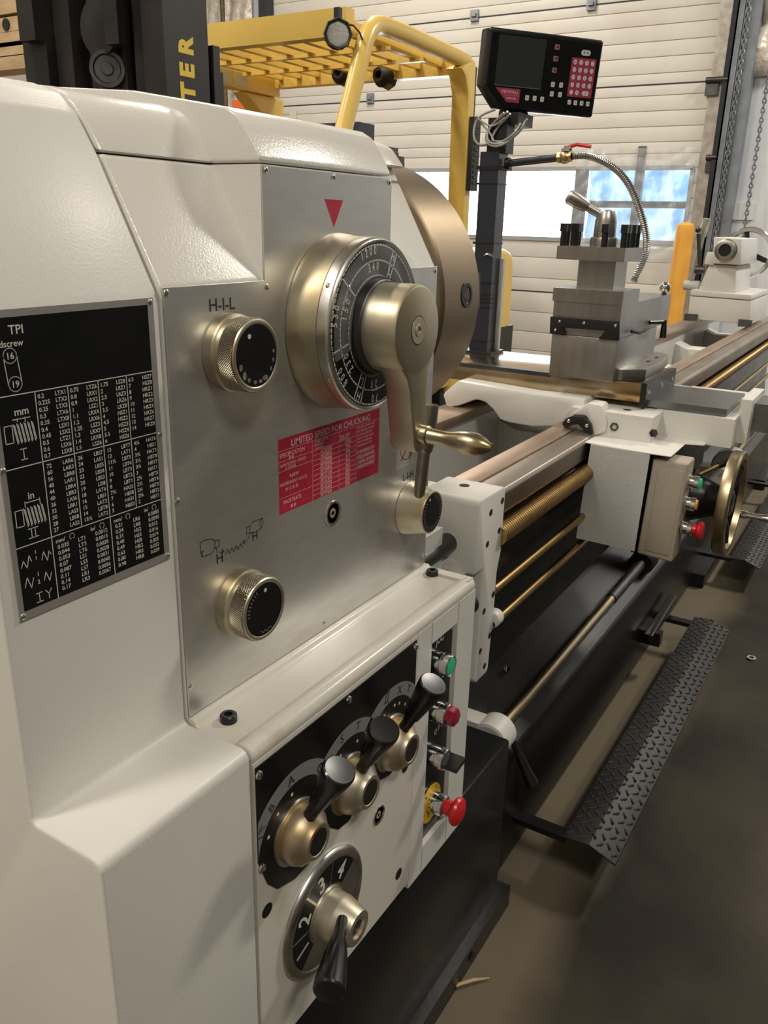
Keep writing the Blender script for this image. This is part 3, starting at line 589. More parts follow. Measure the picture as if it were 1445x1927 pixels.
# big speed dial
dx, dz = .7229, 1.1006
sd = B().lathe((dx, PY, dz), (0, -1, 0), [(0, .0870), (.001, .0882), (.006, .0878), (.008, .0866), (.034, .0854), (.0342, .0846), (.0346, .0846), (.0350, .0854), (.0445, .0854), (.0472, .0846), (.0482, .0832), (.0478, .0815), (.0465, .0808), (.0465, 0)], 96).out('speed_dial', M_brass, LT)
B().lathe((dx, PY, dz), (0, -1, 0), [(.0351, .0856), (.0447, .0857), (.0474, .0848), (.0486, .0833), (.0482, .0812), (.0466, .0804)], 96).out('dial_rim', M_ring, sd)
B().lathe((dx, PY, dz), (0, -1, 0), [(.0466, .0802), (.0469, .0801), (.0469, .045)], 80).out('dial_face', M_black, sd)
fd = (V(dx, PY-.0470, dz), V(1, 0, 0), V(0, 0, 1))
ang = lambda a_, r: (r*cos(radians(a_)), r*sin(radians(a_)))
rays = [[ang(a_, .0495), ang(a_, .0785)] for a_ in (141, 194, 240, 250, 68, 62, 20, -32, -70)]
strokes('dial_lines', [arcpts(0, 0, .0785, 0, 360, 90), arcpts(0, 0, .0640, 0, 360, 80), arcpts(0, 0, .0495, 0, 360, 64)] + rays, fd, .0016, M_print, sd)
def dialnum(s_, a_, r, size=.0115, sp=6.2):
    n = len(s_); return [(c_, *ang(a_ - (i-(n-1)/2)*sp, r), size, 'CENTER', radians(a_ - (i-(n-1)/2)*sp - 90), .8) for i, c_ in enumerate(s_)]
it = dialnum('1200', 103, .0695) + dialnum('340', 97, .0545, sp=7.5) + dialnum('530', 168, .0695) + dialnum('150', 160, .0545, sp=8) + dialnum('800', 216, .0695) + dialnum('230', 212, .0545, sp=8) + dialnum('H', 245, .0690) + dialnum('L', 245, .0540) + dialnum('70', 270, .0690) + dialnum('20', 268, .0545, sp=8) + dialnum('H', 66, .0690) + dialnum('L', 66, .054) + dialnum('360', -5, .0695) + dialnum('105', -5, .0545, sp=8) + dialnum('45', 310, .069) + dialnum('30', 312, .0545, sp=8)
text('dial_numbers', it, fd, M_print, sd)
for a_ in (141, 194): x_, z_ = ang(a_, .0640); screw(dx+x_, PY-.0468, dz+z_, sd, .0022, nm='dial_rivet')
for a_ in (152, 205, 150): pass
M_brs = mat('brass_rivet', (.65, .5, .25), .3, 1)
for a_ in (150, 212):
    n = V(cos(radians(a_)), 0, sin(radians(a_))); B().lathe(V(dx, PY-.040, dz)+n*.0848, n, [(0, .0028), (.001, .0024), (.0018, .0012), (.002, 0)], 12).out('rim_rivet', M_brs, sd)
# crank on the dial: hub, arm and spinning grip
B().lathe((dx, PY, dz), (0, -1, 0), [(.0468, 0), (.0468, .0490), (.0500, .0488), (.0500, .0470), (.0560, .0462), (.0570, .0452), (.0570, 0)], 64).out('hub_collar', M_dark, sd)
hy = -.0978
ck = B().lathe((dx, 0, dz), (0, -1, 0), [(.055, 0), (.055, .0436), (.094, .0438), (.0968, .0426), (.0978, .0405), (.0978, 0)], 72)
al = radians(-82)                                                    # arm direction
ca, sa = cos(al), sin(al)
outl = [(.002, .040), (.026, .0345), (.045, .0200), (.060, .0165), (.105, .0130), (.117, .0125), (.126, .0085), (.129, 0)]
pts = outl + [(u_, -v_) for u_, v_ in outl[-2::-1]]
ap = [(dx + u_*ca - v_*sa, dz + u_*sa + v_*ca) for u_, v_ in pts]
ck.prism(ap, 'y', -.0970, -.0660, .003, 3, ang=.5)
ck = ck.out('crank_handle', M_brass, sd, 40)
B().lathe((dx, 0, dz), (0, -1, 0), [(.0977, .0150), (.0982, .0148), (.0982, .0085), (.0975, .0080), (.0972, .006), (.0972, 0)], 40).out('centre_washer', M_brass2, ck) if False else None
B().lathe((dx, 0, dz), (0, -1, 0), [(.0977, .0135), (.0983, .0132), (.0983, .0062), (.0990, .0060), (.0990, .0036), (.0965, .0034), (.0965, 0)], 40).out('centre_screw', M_brass2, sd)
B().lathe((dx, 0, dz), (0, -1, 0), [(.0979, .0143), (.0980, .0140), (.0980, .0134)], 40).out('washer_groove', M_hole, sd)
gx, gz = dx + .108*ca, dz + .108*sa
gt = at(926, 843, 'x', gx); gl = abs(gt.y) - .097
M_grip = mat('worn_steel_grip', (.52, .45, .33), .28, 1, var=(.40, .30, .16), vs=18)
B().lathe((gx, -.097, gz), V(gx, gt.y, gt.z) - V(gx, -.097, gz), [(q_*gl, r_) for q_, r_ in ((0, 0), (0, .0100), (.10, .0100), (.115, .0090), (.12, .0082), (.2, .0080), (.32, .0075), (.42, .0082), (.55, .0108), (.68, .0120), (.80, .0112), (.91, .0078), (.965, .0048), (1.0, .0040), (1.0, 0))], 36).out('crank_grip', M_grip, sd)
# curled protective film still stuck on the dial
M_film = mat('protective_film', (.80, .80, .82), .10, alpha=.16, coat=1.0, bump=.0008, bs=60)
def film(u, v):
    a_ = radians(200 - 165*u); r = .050 + v*(.0285 + .010*max(0, u-.55))
    lift = .0012 + .0020*abs(sin(9*u + 3*v)) + .022*max(0, u-.62)**1.3*v
    return V(dx + r*cos(a_) + (.012*max(0, u-.7))*v, PY-.0475-lift, dz + r*sin(a_))
B().grid(film, 50, 12).out('protective_film', M_film, sd)

# ---- chart plate on the end cover
CY = -.0014
ch = B().box(.3245, .4715, CY, -.0001, .9225, 1.1405, .0006, 1).out('chart_plate', M_plate, LT)
fc_ = (V(0, CY, 0), V(1, 0, 0), V(0, 0, 1))
X0, X1, Z0, Z1 = .3290, .4655, .9290, 1.1355
flat('chart_panel', [(X0, Z0), (X1, Z0), (X1, Z1), (X0, Z1)], fc_, M_black, ch)
fc2 = (V(0, CY-.0001, 0), V(1, 0, 0), V(0, 0, 1))
c0, c1, c2_, c3, zA, zB, zC = .358, .385, .412, .439, 1.0845, 1.0345, .9775
strokes('chart_rules', [[(X0, zA), (X1, zA)], [(X0, zB), (X1, zB)], [(X0, zC), (X1, zC)], [(c0, zA), (c0, Z0)], [(c1, zA), (c1, zC)], [(c2_, zA), (c2_, Z0)], [(c3, zA), (c3, zC)]], fc2, .0007, M_print, ch)
T1 = [('0.2 LTX1', '0.225 LTX2', '0.25 LTX3', '0.3 LTX6', '0.35 LTX8', '0.4 LSX1', '0.45 LSX2', '0.5 LTZ1', '0.6 LSX6', '0.7 LSX8'), ('0.75 LTZ6', '0.8 LRX1', '0.9 LRX2', '1 LSZ1', '1.1 LRX4', '1.2 LRX6', '1.25 LSZ3', '1.3 LRX7', '1.4 LRX8', '1.5 LSZ6'),
      ('1.75 LSZ8', '2 LRZ1', '2.5 LRZ3', '3 LRZ6', '3.5 LRZ8', '4 HSZ1', '4.5 HSZ2', '5 HSZ3', '5.5 HSZ4', '6 HSZ6'), ('6.5 HSZ7', '7 HSZ8', '8 HRZ1', '9 HRZ2', '10 HRZ3', '11 HRZ4', '12 HRZ6', '13 HRZ7', '14 HRZ8')]
T2 = [('72 LAR6', '60 LAR3', '56 LBR8', '48 LAR1', '44 LBR4', '40 LBR3', '36 LAS6', '32 LBR1', '30 LAS3', '28 LBS8', '27 LAS2'), ('26 LBS7', '24 LAS1', '23 LBS5', '22 LBS4', '20 LBS3', '19 LIS8', '18 LAT6', '16 LBS1', '15 LAT3', '14 LBT8', '13½ LAT2'),
      ('13 LBT7', '12 LAT1', '11½ LBT5', '11 LBT4', '10 LBT3', '9 LBT2', '8 LBT1', '7½ HAS3', '7 HBS8', '6 HAS1', '5 HBS3'), ('4½ HAT6', '4 HBS1', '3¾ HAT3', '3½ HBT8', '3¼ HBT7', '3 HAT1', '2¾ HBT5', '2½ HBT4', '2¼ HBT3', '2⅛ HBT2', '2 HBT1')]
T3 = ('0.035 LT1 0.0012', '0.044 LT3 0.0015', '0.053 LT6 0.0020', '0.07 LS1 0.0028', '0.087 LS3 0.0031', '0.11 LS7 0.0040', '0.14 LR1 0.0056', '0.17 LR3 0.0067'); T4 = ('0.21 LR6 0.0083', '0.24 LR8 0.0095', '0.31 HS2 0.012', '0.40 HS5 0.016', '0.49 HS8 0.019', '0.63 HR2 0.025', '0.80 HR5 0.032', '0.98 HR8 0.039')
its = []; S_ = .0044
for k, (colm, xa) in enumerate(zip(T1, (c0, c1, c2_, c3))):
    for i, s_ in enumerate(colm):
        a_, b_ = s_.split(); zz_ = zA - .0052 - i*.00475; its += [(a_, xa+.0017, zz_, S_), (b_, xa+.0255, zz_, S_, 'RIGHT', 0, .95)]
for k, (colm, xa) in enumerate(zip(T2, (c0, c1, c2_, c3))):
    for i, s_ in enumerate(colm):
        a_, b_ = s_.split(); zz_ = zB - .0056 - i*.00485; its += [(a_, xa+.0025, zz_, S_), (b_, xa+.0255, zz_, S_, 'RIGHT', 0, .95)]
for T_, xa in ((T3, c0), (T4, c2_)):
    its += [('mm/', xa+.003, zC-.0060, .0046), ('in/', xa+.0345, zC-.0060, .0046)]
    for i, s_ in enumerate(T_):
        a_, b_, d2 = s_.split(); zz_ = zC - .0108 - i*.00475; its += [(a_, xa+.004, zz_, .0046), (b_, xa+.0225, zz_, .0046), (d2, xa+.0385, zz_, .0046, 'LEFT', 0, .95)]
its += [('TPI', .3435, 1.1245, .0085), ('leadscrew', .3535, 1.1165, .0062, 'RIGHT'), ('16', .3425, 1.1085, .0062, 'CENTER'), ('19', .3440, 1.0895, .0062, 'CENTER'), ('mm', .3460, 1.0705, .0075, 'CENTER'), ('in', .3455, 1.0105, .0075, 'CENTER'), ('1', .3435, .9695, .0040, 'CENTER'), ('1', .3435, .9648, .0040, 'CENTER'), ('1', .3435, .9520, .0045, 'CENTER'), ('2', .3435, .9460, .0045, 'CENTER')]
text('chart_lettering', its, fc2, M_print, ch)
cl = [arcpts(.3425, 1.1107, .0050, 0, 360), arcpts(.3440, 1.0917, .0050, 0, 360), [(.3375, 1.1107), (.3388, 1.0917)], [(.3475, 1.1107), (.3492, 1.0917)]]
for zc in (1.0585, .9985):
    cl += [[(.3315, zc+.006), (.3315, zc-.006), (.3375, zc-.006), (.3375, zc+.006), (.3315, zc+.006)]]
    for i in range(6): cl += [[(.3385+i*.0028, zc+.0065), (.3405+i*.0028, zc-.0075)], [(.3395+i*.0028, zc+.0055), (.3413+i*.0028, zc-.0065)]]
cl += [[(.342, 1.0665), (.342, 1.066+.0025)], [(.348, 1.0655), (.348, 1.0685)], [(.3385, 1.068), (.352, 1.068)], [(.340, 1.0055), (.340, 1.0095)], [(.352, 1.0055), (.352, 1.0095)], [(.340, 1.0085), (.352, 1.0085)]]
cl += [[(.3415, 1.047), (.3465, 1.047)], [(.344, 1.047), (.344, 1.0395)], [(.3415, 1.0395), (.3465, 1.0395)], [(.340, .989), (.348, .989)], [(.3425, .989), (.3425, .982)], [(.3455, .989), (.3455, .982)], [(.340, .982), (.348, .982)]]
cl += [[(.331, .9625), (.3330, .967), (.3355, .961), (.3380, .970), (.3395, .965)], [(.3480, .963), (.3500, .969), (.3525, .961), (.3545, .968), (.3560, .965)], [(.332, .947), (.3345, .954), (.3370, .945), (.3395, .952)], [(.3480, .947), (.3500, .953), (.3525, .945), (.3545, .951)]]
cl += [[(.340, .939), (.345, .939)], [(.3425, .939), (.3425, .932)], [(.340, .932), (.345, .932)], [(.348, .939), (.3505, .9355), (.353, .939)], [(.3505, .9355), (.3505, .932)]]
for xa in (c0, c2_): cl += [arcpts(xa+.0175, zC-.0045, .0022, -60, 240, 10), arcpts(xa+.0455, zC-.0045, .0022, -60, 240, 10)]
stuff(strokes('chart_drawings', cl, fc2, .0006, M_print, ch))
for (x_, z_) in ((.4685, 1.1375), (.4695, 1.0320), (.4690, .9260), (.3275, .9258), (.3268, 1.035), (.3268, 1.138)): screw(x_, CY, z_, ch, .0023)

# ---- selector plate, levers, four-position dial
SY = GF - .0014
pl_ = [(.4845, .624), (.4845, .7305), (.7815, .7305), (.7815, .628), (.775, .600), (.755, .580), (.728, .573), (.695, .582), (.676, .592), (.640, .567), (.618, .5695), (.600, .585), (.565, .565), (.5400, .5630), (.512, .572), (.497, .590)]
slp = B().prism(pl_, 'y', SY, GF-.0001).out('selector_plate', M_black, LT)
fs_ = (V(0, SY, 0), V(1, 0, 0), V(0, 0, 1))
def band(cx_, cz_, a0, a1, r0, r1, m, nm):
    pts = [(max(q_[0], .4847), q_[1]) for q_ in arcpts(cx_, cz_, r1, a0, a1) + arcpts(cx_, cz_, r0, a1, a0)]; return flat(nm, pts, fs_, m, slp, .00012)
H1, H2, H3 = (.5417, .6215), (.6368, .6185), (.7258, .6195)
band(*H1, 42, 172, .0575, .0740, M_band, 'letter_band'); band(*H2, 42, 142, .0575, .0740, M_band, 'letter_band'); band(*H3, 20, 142, .0575, .0740, M_band, 'letter_band')
for it_ in [('A', .536, .6810, .015, 'CENTER', .1), ('B', .5075, .6700, .014, 'CENTER', .55), ('C', .580, .668, .014, 'CENTER', -.6), ('R', .590, .668, .014, 'CENTER', .65), ('S', .624, .6785, .014, 'CENTER', .2), ('T', .653, .6775, .014, 'CENTER', -.25), ('X', .742, .6770, .014, 'CENTER', -.25), ('Y', .763, .6690, .014, 'CENTER', -.5), ('Z', .688, .665, .012, 'CENTER', .6)]: text('letter', [it_], fs_, M_ink, slp, .0003)
strokes('roman_numerals', [[(.4835+.002, .660), (.4905, .664)], [(.4815+.004, .6520), (.4945, .6505)], [(.484, .6575), (.4945, .6600)], [(.7105, .680), (.7125, .6925)], [(.7155, .6795), (.7175, .692)], [(.7085, .681), (.7175, .679)], [(.7105, .693), (.7195, .6915)]], fs_, .0014, M_ink, slp, .0003)
for c_, al_ in ((H1, (96, 125, 152)), (H2, (70, 110)), (H3, (110, 82, 68, 48))):
    for a_ in al_: flat('index_dot', arcpts(c_[0]+.0475*cos(radians(a_)), c_[1]+.0475*sin(radians(a_)), .0020, 0, 330, 9), fs_, M_print, slp, .00012)
for (x_, z_) in ((.4885, .7215), (.6350, .7245), (.7780, .7225), (.4890, .616)): screw(x_, SY, z_, slp, .0046)
def lever(c, tip, deg):
    x, z = c
    hb = B().lathe((x, GF-.001, z), (0, -1, 0), [(0, .0345), (.003, .0345), (.0032, .0315), (.010, .0315), (.018, .0290), (.024, .0225), (.0275, .0195), (.029, .0188), (.0293, .0182), (.0293, .0150), (.0285, .0142), (.0285, 0)], 48).out('selector_lever', M_brass2, LT)
    B().lathe((x, GF-.0297, z), (0, -1, 0), [(.0, 0), (.0, .0140), (-.002, .0142)], 28).out('hub_insert', M_blackpl, hb)
    B().lathe((x, GF-.001, z), (0, -1, 0), [(0, .0358), (.002, .0355), (.002, .034)], 40).out('hub_ring', M_ring, hb)
    p0 = V(x, -.094, z+.022); p1 = V(*tip); d = p1-p0; Lg = d.length
    B().lathe(p0, d, [(-.008, 0), (-.008, .0066), (Lg*.30, .0072), (Lg*.32, .0094), (Lg*.45, .0108), (Lg*.66, .0135), (Lg*.85, .0158), (Lg*.945, .0165), (Lg*.97, .0162), (Lg*.985, .0148), (Lg*.982, .010), (Lg*.978, 0)], 32).out('lever_grip', M_blackpl, hb)
    q_ = V(x-.0155, -.0985, z+.017); B().lathe(q_, (-.55, -.45, .70), [(0, 0), (.0004, .0001), (.0004, .0026)], 14).out('set_screw_hole', M_hole, hb)
    return hb
lever(H1, (.5405, -.1335, .7185), 0); lever(H2, (.6200, -.1335, .7180), 0); lever(H3, (.7240, -.1335, .7190), 0)
qx, qz = .5908, .4787
qd = B().lathe((qx, GF, qz), (0, -1, 0), [(0, .0735), (.002, .0738), (.0045, .0725), (.0065, .0690), (.0068, .0640), (.0055, .0625), (.0055, 0)], 96).out('feed_dial', M_ring, LT, label='silver dial with positions 1 to 4')
fq_ = (V(qx, GF-.0056, qz), V(1, 0, 0), V(0, 0, 1))
for a0, n_ in ((198, '1'), (150.5, '2'), (103, '3'), (55.5, '4')):
    a1 = a0+22.5; a2 = a0-22.5
    pts = arcpts(0, 0, .0620, a2, a1, 10) + arcpts(0, 0, .0335, a1-1, a2+1, 8)
    flat('number_field', pts, fq_, M_black, qd, .0002)
    aa = radians(a0); r_ = .0375
    text('dial_number', [(n_, r_*cos(aa), r_*sin(aa), .0300, 'CENTER', aa-pi/2, .85)], fq_, M_print, qd, .0004, .022)
B().lathe((qx, GF-.0430, qz), (0, -1, 0), [(.0008, 0), (.0008, .0108)], 6).out('hub_socket', M_blackpl, qd)
hb = B().lathe((qx, GF, qz), (0, -1, 0), [(.0050, .0300), (.0070, .0300), (.0072, .0275), (.0090, .0270), (.0230, .0268), (.0250, .0262), (.0450, .0205), (.0468, .0195), (.0468, .0120), (.0430, .0112), (.0430, 0)], 48).out('dial_hub', M_brass2, qd)
tp = at(618, 1868, 'y', -.150); p0 = at(637, 1748, 'y', -.114) + V(.006, 0, .002); d = tp-p0; Lg = d.length
B().lathe(p0, d, [(-.006, 0), (-.006, .0062), (Lg*.22, .0072), (Lg*.25, .0085), (Lg*.5, .0125), (Lg*.85, .0158), (Lg*.97, .0162), (Lg*.995, .0145), (Lg, .012), (Lg, 0)], 32).out('lever_grip', M_blackpl, qd)
for (x_, z_) in ((.496, .558), (.759, .399), (.766, .560), (.586, .398)):
    B().lathe((x_, GF-.0003, z_), (0, -1, 0), [(.0001, .0078), (.0001, .0066), (-.004, .0066)], 24).lathe((x_, GF, z_), (0, -1, 0), [(.0004, .0066), (.0002, 0)], 24).out('bolt_hole', M_hole, LT)
for (x_, y_) in ((.509, -.026), (.926, -.020)):
    B().lathe((x_, y_, .7484), (0, 0, 1), [(0, 0), (0, .0082), (.0068, .0082), (.0078, .0072), (.0078, .0042), (.0045, .0042), (.0045, 0)], 24).out('cap_screw', M_blackox, LT)

# ---- pedestal, bed and tray
B().prism([(-.062, .0), (-.062, .366), (.02, .366), (.45, .366), (.45, 0)], 'x', .4795, 1.165, .006).out('headstock_pedestal', M_bedblack, LT)
B().box(.4795, 1.182, -.080, .05, 0, .045, .012, 3).out('pedestal_foot', M_bedblack, LT)
B().lathe((1.02, -.0815, .022), (0, -1, 0), [(0, 0), (.0006, .009)], 16).out('bolt_hole', M_hole, LT)
XE = 4.75
bp_ = [(-.030, 0), (-.034, .03), (-.034, .255), (-.028, .268), (.0, .281), (.09, .345), (.15, .42), (.19, .46), (.45, .46), (.45, 0)]
B().prism(bp_, 'x', 1.160, XE, .006, 2, ang=.3).out('bed_base', M_bedblack, LT)
B().prism([(-.026, .270), (.0, .2825), (.09, .3465), (.15, .4215), (.19, .4615), (.19, .455), (.09, .34), (-.026, .262)], 'x', 1.165, XE-.01, .0005).out('chip_slope', M_tray, LT)
B().prism([(.05, .40), (.06, .48), (.06, .70), (.045, .715), (.03, .72), (.03, .742), (.105, .742), (.105, .40)], 'x', 1.125, XE, .002).out('bed_front_wall', M_bedblack, LT)
B().prism([(.058, .741), (.058, .7905), (.104, .7905), (.104, .741)], 'x', 1.125, XE, .0012).out('flat_way', M_way, LT)
B().prism([(.012, .741), (.011, .777), (.016, .7845), (.0545, .7885), (.0560, .780), (.0560, .741)], 'x', 1.125, XE, .0012).out('front_way', M_way2, LT)
rb_ = B(); rb_.box(1.205, XE, .024, .034, .716, .741)
for k in range(150): rb_.box(1.205+k*.0075, 1.2087+k*.0075, .019, .0245, .717, .740)
rb_.out('gear_rack', M_dark, LT)
B().prism([(.318, .768), (.318, .7905), (.40, .7905), (.40, .768)], 'x', .945, XE, .0015).out('rear_way', M_way, LT)
B().box(.945, XE, .326, .40, .46, .768, .002).out('bed_rear_wall', M_grey, LT)
B().box(.945, XE, .105, .112, .50, .742, .002).out('bed_inner_wall', M_white2, LT)
for k in range(6):
    xk = 1.30 + k*.62
    B().prism([(.11, .50), (.11, .735), (.16, .715), (.28, .715), (.33, .735), (.33, .50)], 'x', xk, xk+.11, .006).out('bed_web', M_white2, LT)
B().box(1.0, XE, .11, .34, .46, .505).out('bed_floor', M_tray, LT)
# end-bearing bracket at the front of the bed
bk_ = B().prism([(1.100, .680), (1.100, .796), (1.106, .802), (1.196, .802), (1.203, .796), (1.203, .690), (1.197, .672), (1.192, .655), (1.192, .58), (1.196, .572), (1.196, .555), (1.188, .545), (1.184, .478), (1.178, .470), (1.135, .470), (1.130, .478), (1.130, .680)], 'y', -.004, .100, .004, 2, ang=.5)
bk_.cyl((1.19, .0, .565), (1.212, .0, .565), .015, bev=.003).out('shaft_bracket', M_white2, LT)
B().box(1.085, 1.1295, .012, .09, .655, .6815, .002).out('bracket_step', M_grey, LT)
for (x_, z_) in ((1.147, .772), (1.190, .780), (1.142, .720), (1.186, .730), (1.147, .600), (1.180, .618), (1.143, .528), (1.178, .542), (1.165, .49)):
    B().lathe((x_, -.0043, z_), (0, -1, 0), [(.0003, .0056), (.0003, .0044)], 18).lathe((x_, -.0043, z_), (0, -1, 0), [(0, 0), (.0002, .0044)], 18).out('bolt_hole', M_hole, LT)
B().lathe((1.163, .052, .8022), (0, 0, 1), [(0, 0), (.0003, .0085)], 20).out('bolt_hole', M_hole, LT)
B().box(.955, 1.06, .035, .085, .700, .765, .004).box(1.03, 1.10, .03, .08, .68, .70, .002).out('shear_pin_block', M_grey, LT)
B().cyl((.94, .045, .725), (1.10, .045, .725), .016).out('shaft_coupling', M_dark, LT)
B().lathe((1.04, .0, .634), (1, 0, 0), [(0, 0)] + [(i*.004, .017 - .0022*(i % 2)) for i in range(16)] + [(.064, 0)], 20).out('worm', M_dark, LT)
# lead screw with real thread rings, feed rod, switch rod
def scr(x0, x1, y, z, r, pitch, dep, n):
    pr = [(0, 0), (0, r)]; k = 0; xx = 0
    while x0+xx < x1 - pitch: pr += [(xx+pitch*.15, r), (xx+pitch*.35, r-dep), (xx+pitch*.65, r-dep), (xx+pitch*.85, r)]; xx += pitch
    pr += [(x1-x0, r), (x1-x0, 0)]; return B().lathe((x0, y, z), (1, 0, 0), pr, n)
LZ = at(945, 1000, 'y', .004).z
scr(1.195, 1.75, .004, LZ, .0182, .0075, .0034, 24).out('lead_screw', M_gold, LT, 25)
scr(1.75, XE-.2, .004, LZ, .0165, .0085, .003, 18).out('lead_screw', M_gold, LT, 25)
B().cyl((1.19, .0, .622), (XE-.1, .0, .622), .0078, n=20).out('feed_rod', M_gold, LT)
B().cyl((1.19, .0, .556), (XE-.1, .0, .556), .0078, n=20).out('switch_rod', M_gold, LT)
# foot-level start rod with its white boss and black lever
B().cyl((1.26, -.004, .3135), (XE-.1, -.004, .3135), .0125, n=28).out('start_rod', M_rod, LT)
B().cyl((1.94, -.004, .3135), (2.22, -.004, .3135), .0150, n=24).out('rod_sleeve', M_dark, LT)
bs_ = B().lathe((1.205, -.004, .3135), (1, 0, 0), [(0, .0170), (0, .031), (.003, .035), (.050, .035), (.053, .032), (.053, 0)], 40)
bs_.box(1.212, 1.250, .0, .06, .295, .340, .006).out('rod_boss', M_white2, LT)
B().lathe((1.205, -.004, .3135), (1, 0, 0), [(.0005, .0172), (.008, .0165), (.008, 0)], 30).out('boss_bore', M_dark, LT)
for s_ in (-1, 1): B().lathe((1.2047, -.004+s_*.0245, .3135-s_*.004), (-1, 0, 0), [(0, 0), (.0004, .0034)], 12).out('bolt_hole', M_hole, LT)
B().cyl((1.256, -.004, .3135), (1.275, -.004, .3135), .019, n=28, bev=.003).out('rod_collar', M_blackox, LT)
t0 = at(960, 1385, 'x', 1.268); t1 = at(1003, 1478, 'x', 1.268)
d = t1 - t0; Lg = d.length
B().lathe(t0, d, [(-.02, 0), (-.02, .006), (Lg*.35, .0062), (Lg*.37, .0085), (Lg*.7, .0100), (Lg*.97, .0125), (Lg, .010), (Lg, 0)], 24).out('start_lever', M_blackpl, LT)
# foot brake treadles of chequer plate
def treadle(x0, x1, arms):
    pf_ = [(.00, .104), (-.095, .104), (-.160, .104), (-.190, .106), (-.232, .078), (-.232, .074), (-.190, .101), (-.160, .099), (-.095, .099)]
    tr = B().prism([( -.135, .100), (-.135, .105), (-.186, .109), (-.239, .088), (-.239, .083), (-.186, .104)], 'x', x0, x1, .0015).out('brake_treadle', mat('black_chequer_plate', (.022, .022, .024), .5, 0, spec=.4, var=(.035, .034, .032), vs=9), LT)
    b = B(); n = int((x1-x0)/.026)
    for i in range(n):
        for j in range(7):
            s = j*.0145+.007; y_ = -.137 - s
            if y_ < -.236: continue
            z_ = .105 + (.004*s/.051 if s < .051 else .004 - (s-.051)*.40); a_ = radians(40 if (i+j) % 2 else -40)
            m_ = Matrix.Translation((x0+.016+i*.026+(.013 if j % 2 else 0), y_, z_+.0006)) @ Matrix.Rotation(a_, 4, 'Z')
            b.box(-.0075, .0075, -.0016, .0016, -.001, .0014, 0, m=m_)
    stuff(b.out('tread_lug', mat('worn_lug', (.10, .10, .10), .3, .6), tr))
    for xa in arms: B().box(xa-.014, xa+.014, -.14, .0, .090, .102, .003).out('treadle_arm', M_bedblack, tr)
    return tr
treadle(1.292, 2.42, (1.306, 2.38)); treadle(2.98, 4.1, (3.0, 4.06))
B().prism([(2.16, .115), (2.16, .135), (2.44, .150), (2.47, .135), (2.47, .115)], 'y', -.075, -.05, .004).box(2.19, 2.22, -.09, -.03, .09, .13, .003).out('brake_linkage', M_bedblack, LT)
for xf in (2.9, 4.3): B().box(xf, xf+.35, -.075, .05, 0, .05, .01).out('bed_foot', M_bedblack, LT)

# ---- chuck
CYc, CZc = .209, 1.097
ckc = B().lathe((1.0, CYc, CZc), (1, 0, 0), [(0, 0), (0, .176), (.004, .183), (.008, .187), (.112, .187), (.118, .182), (.118, 0)], 128).out('lathe_chuck', M_chuck, LT)
B().cyl((.935, CYc, CZc), (1.001, CYc, CZc), .105, n=48).out('spindle_nose', M_dark, ckc)
hole = at(870, 555, 'x', 1.072); th = math.atan2(hole.z-CZc, hole.y-CYc)
for k in range(4):
    a_ = th + k*pi/2; n = V(0, cos(a_), sin(a_))
    o_ = V(1.072, CYc, CZc) + n*.1868
    B().lathe(o_, n, [(.0002, .0175), (.0012, .0165), (.0012, .0120), (-.004, .0110)], 28).lathe(o_, n, [(-.0005, .0118), (-.004, .0115)], 4).out('key_socket', M_blackox, ckc)
    B().lathe(o_, n, [(.0006, .0115), (.0008, 0)], 4).out('socket_bore', M_dark, ckc)
    t = V(0, -sin(a_), cos(a_))
    m_ = Matrix(((1, 0, 0, 1.118), (0, n.y, t.y, CYc), (0, n.z, t.z, CZc), (0, 0, 0, 1)))
    jw = B()
    ro = .206 if k % 2 else .165
    for (x0, x1, r0, r1, w_) in ((0, .022, .07, ro, .030), (.018, .045, .10, ro-.006, .028), (.040, .065, .12, ro-.01, .026)):
        jw.box(x0, x1, r0, r1, -w_, w_, .004, m=m_)
    jw.out('chuck_jaw', M_jaw, ckc)

# =================================================================== carriage
CR = thing('carriage', 'white lathe carriage with grey steel cross slide, compound, push button box and handwheel', 'carriage', (1.9, .1, .79))
def P2(pts, ax, v):
    r = []
    for a, b in pts:
        q = at(a, b, ax, v); r.append((q.y, q.z) if ax == 'x' else (q.x, q.z) if ax == 'y' else (q.x, q.y))
    return r
XS = 1.745
B().prism(P2([(832, 742), (862, 716), (1000, 740), (1100, 752), (1100, 772), (1068, 790), (1045, 803), (1000, 803), (958, 796), (940, 790), (928, 772), (912, 757), (895, 752), (862, 764), (840, 768)], 'x', XS), 'x', XS, 2.17, .006, 2).out('saddle', M_white2, CR)
SLX0, SLX1 = 1.795, 2.045
sly = at(1204, 754, 'x', SLX0).y
B().prism([(.62, .8465), (.62, .8870), (sly, .8870), (sly, .8465)], 'x', SLX0, SLX1, .0015).out('cross_slide', M_slide, CR)
B().box(SLX0-.004, SLX1+.004, sly-.012, sly, .838, .889, .0015).out('slide_wiper', M_blackox, CR)
for x_ in (1.815, 1.92, 2.02): screw(x_, sly-.012, .868, CR, .0045)
B().box(SLX0-.006, SLX0+.012, .155, .62, .8795, .8885, .003).out('slide_way_strip', M_dark, CR)
M_cover = mat('dull_cover_steel', (.24, .24, .25), .33, 1, rvar=.08, vs=8)
B().box(1.815, 2.03, -.225, sly-.010, .836, .8515, .003).out('sliding_cover', M_cover, CR)
sf = B().box(1.72, 2.15, -.100, .075, .778, .8330, .012, 3).box(1.80, 2.15, -.245, -.085, .775, .8350, .010, 3).box(1.725, 2.15, -.03, .06, .74, .80, .01)
sf.out('saddle_front', M_white2, CR)
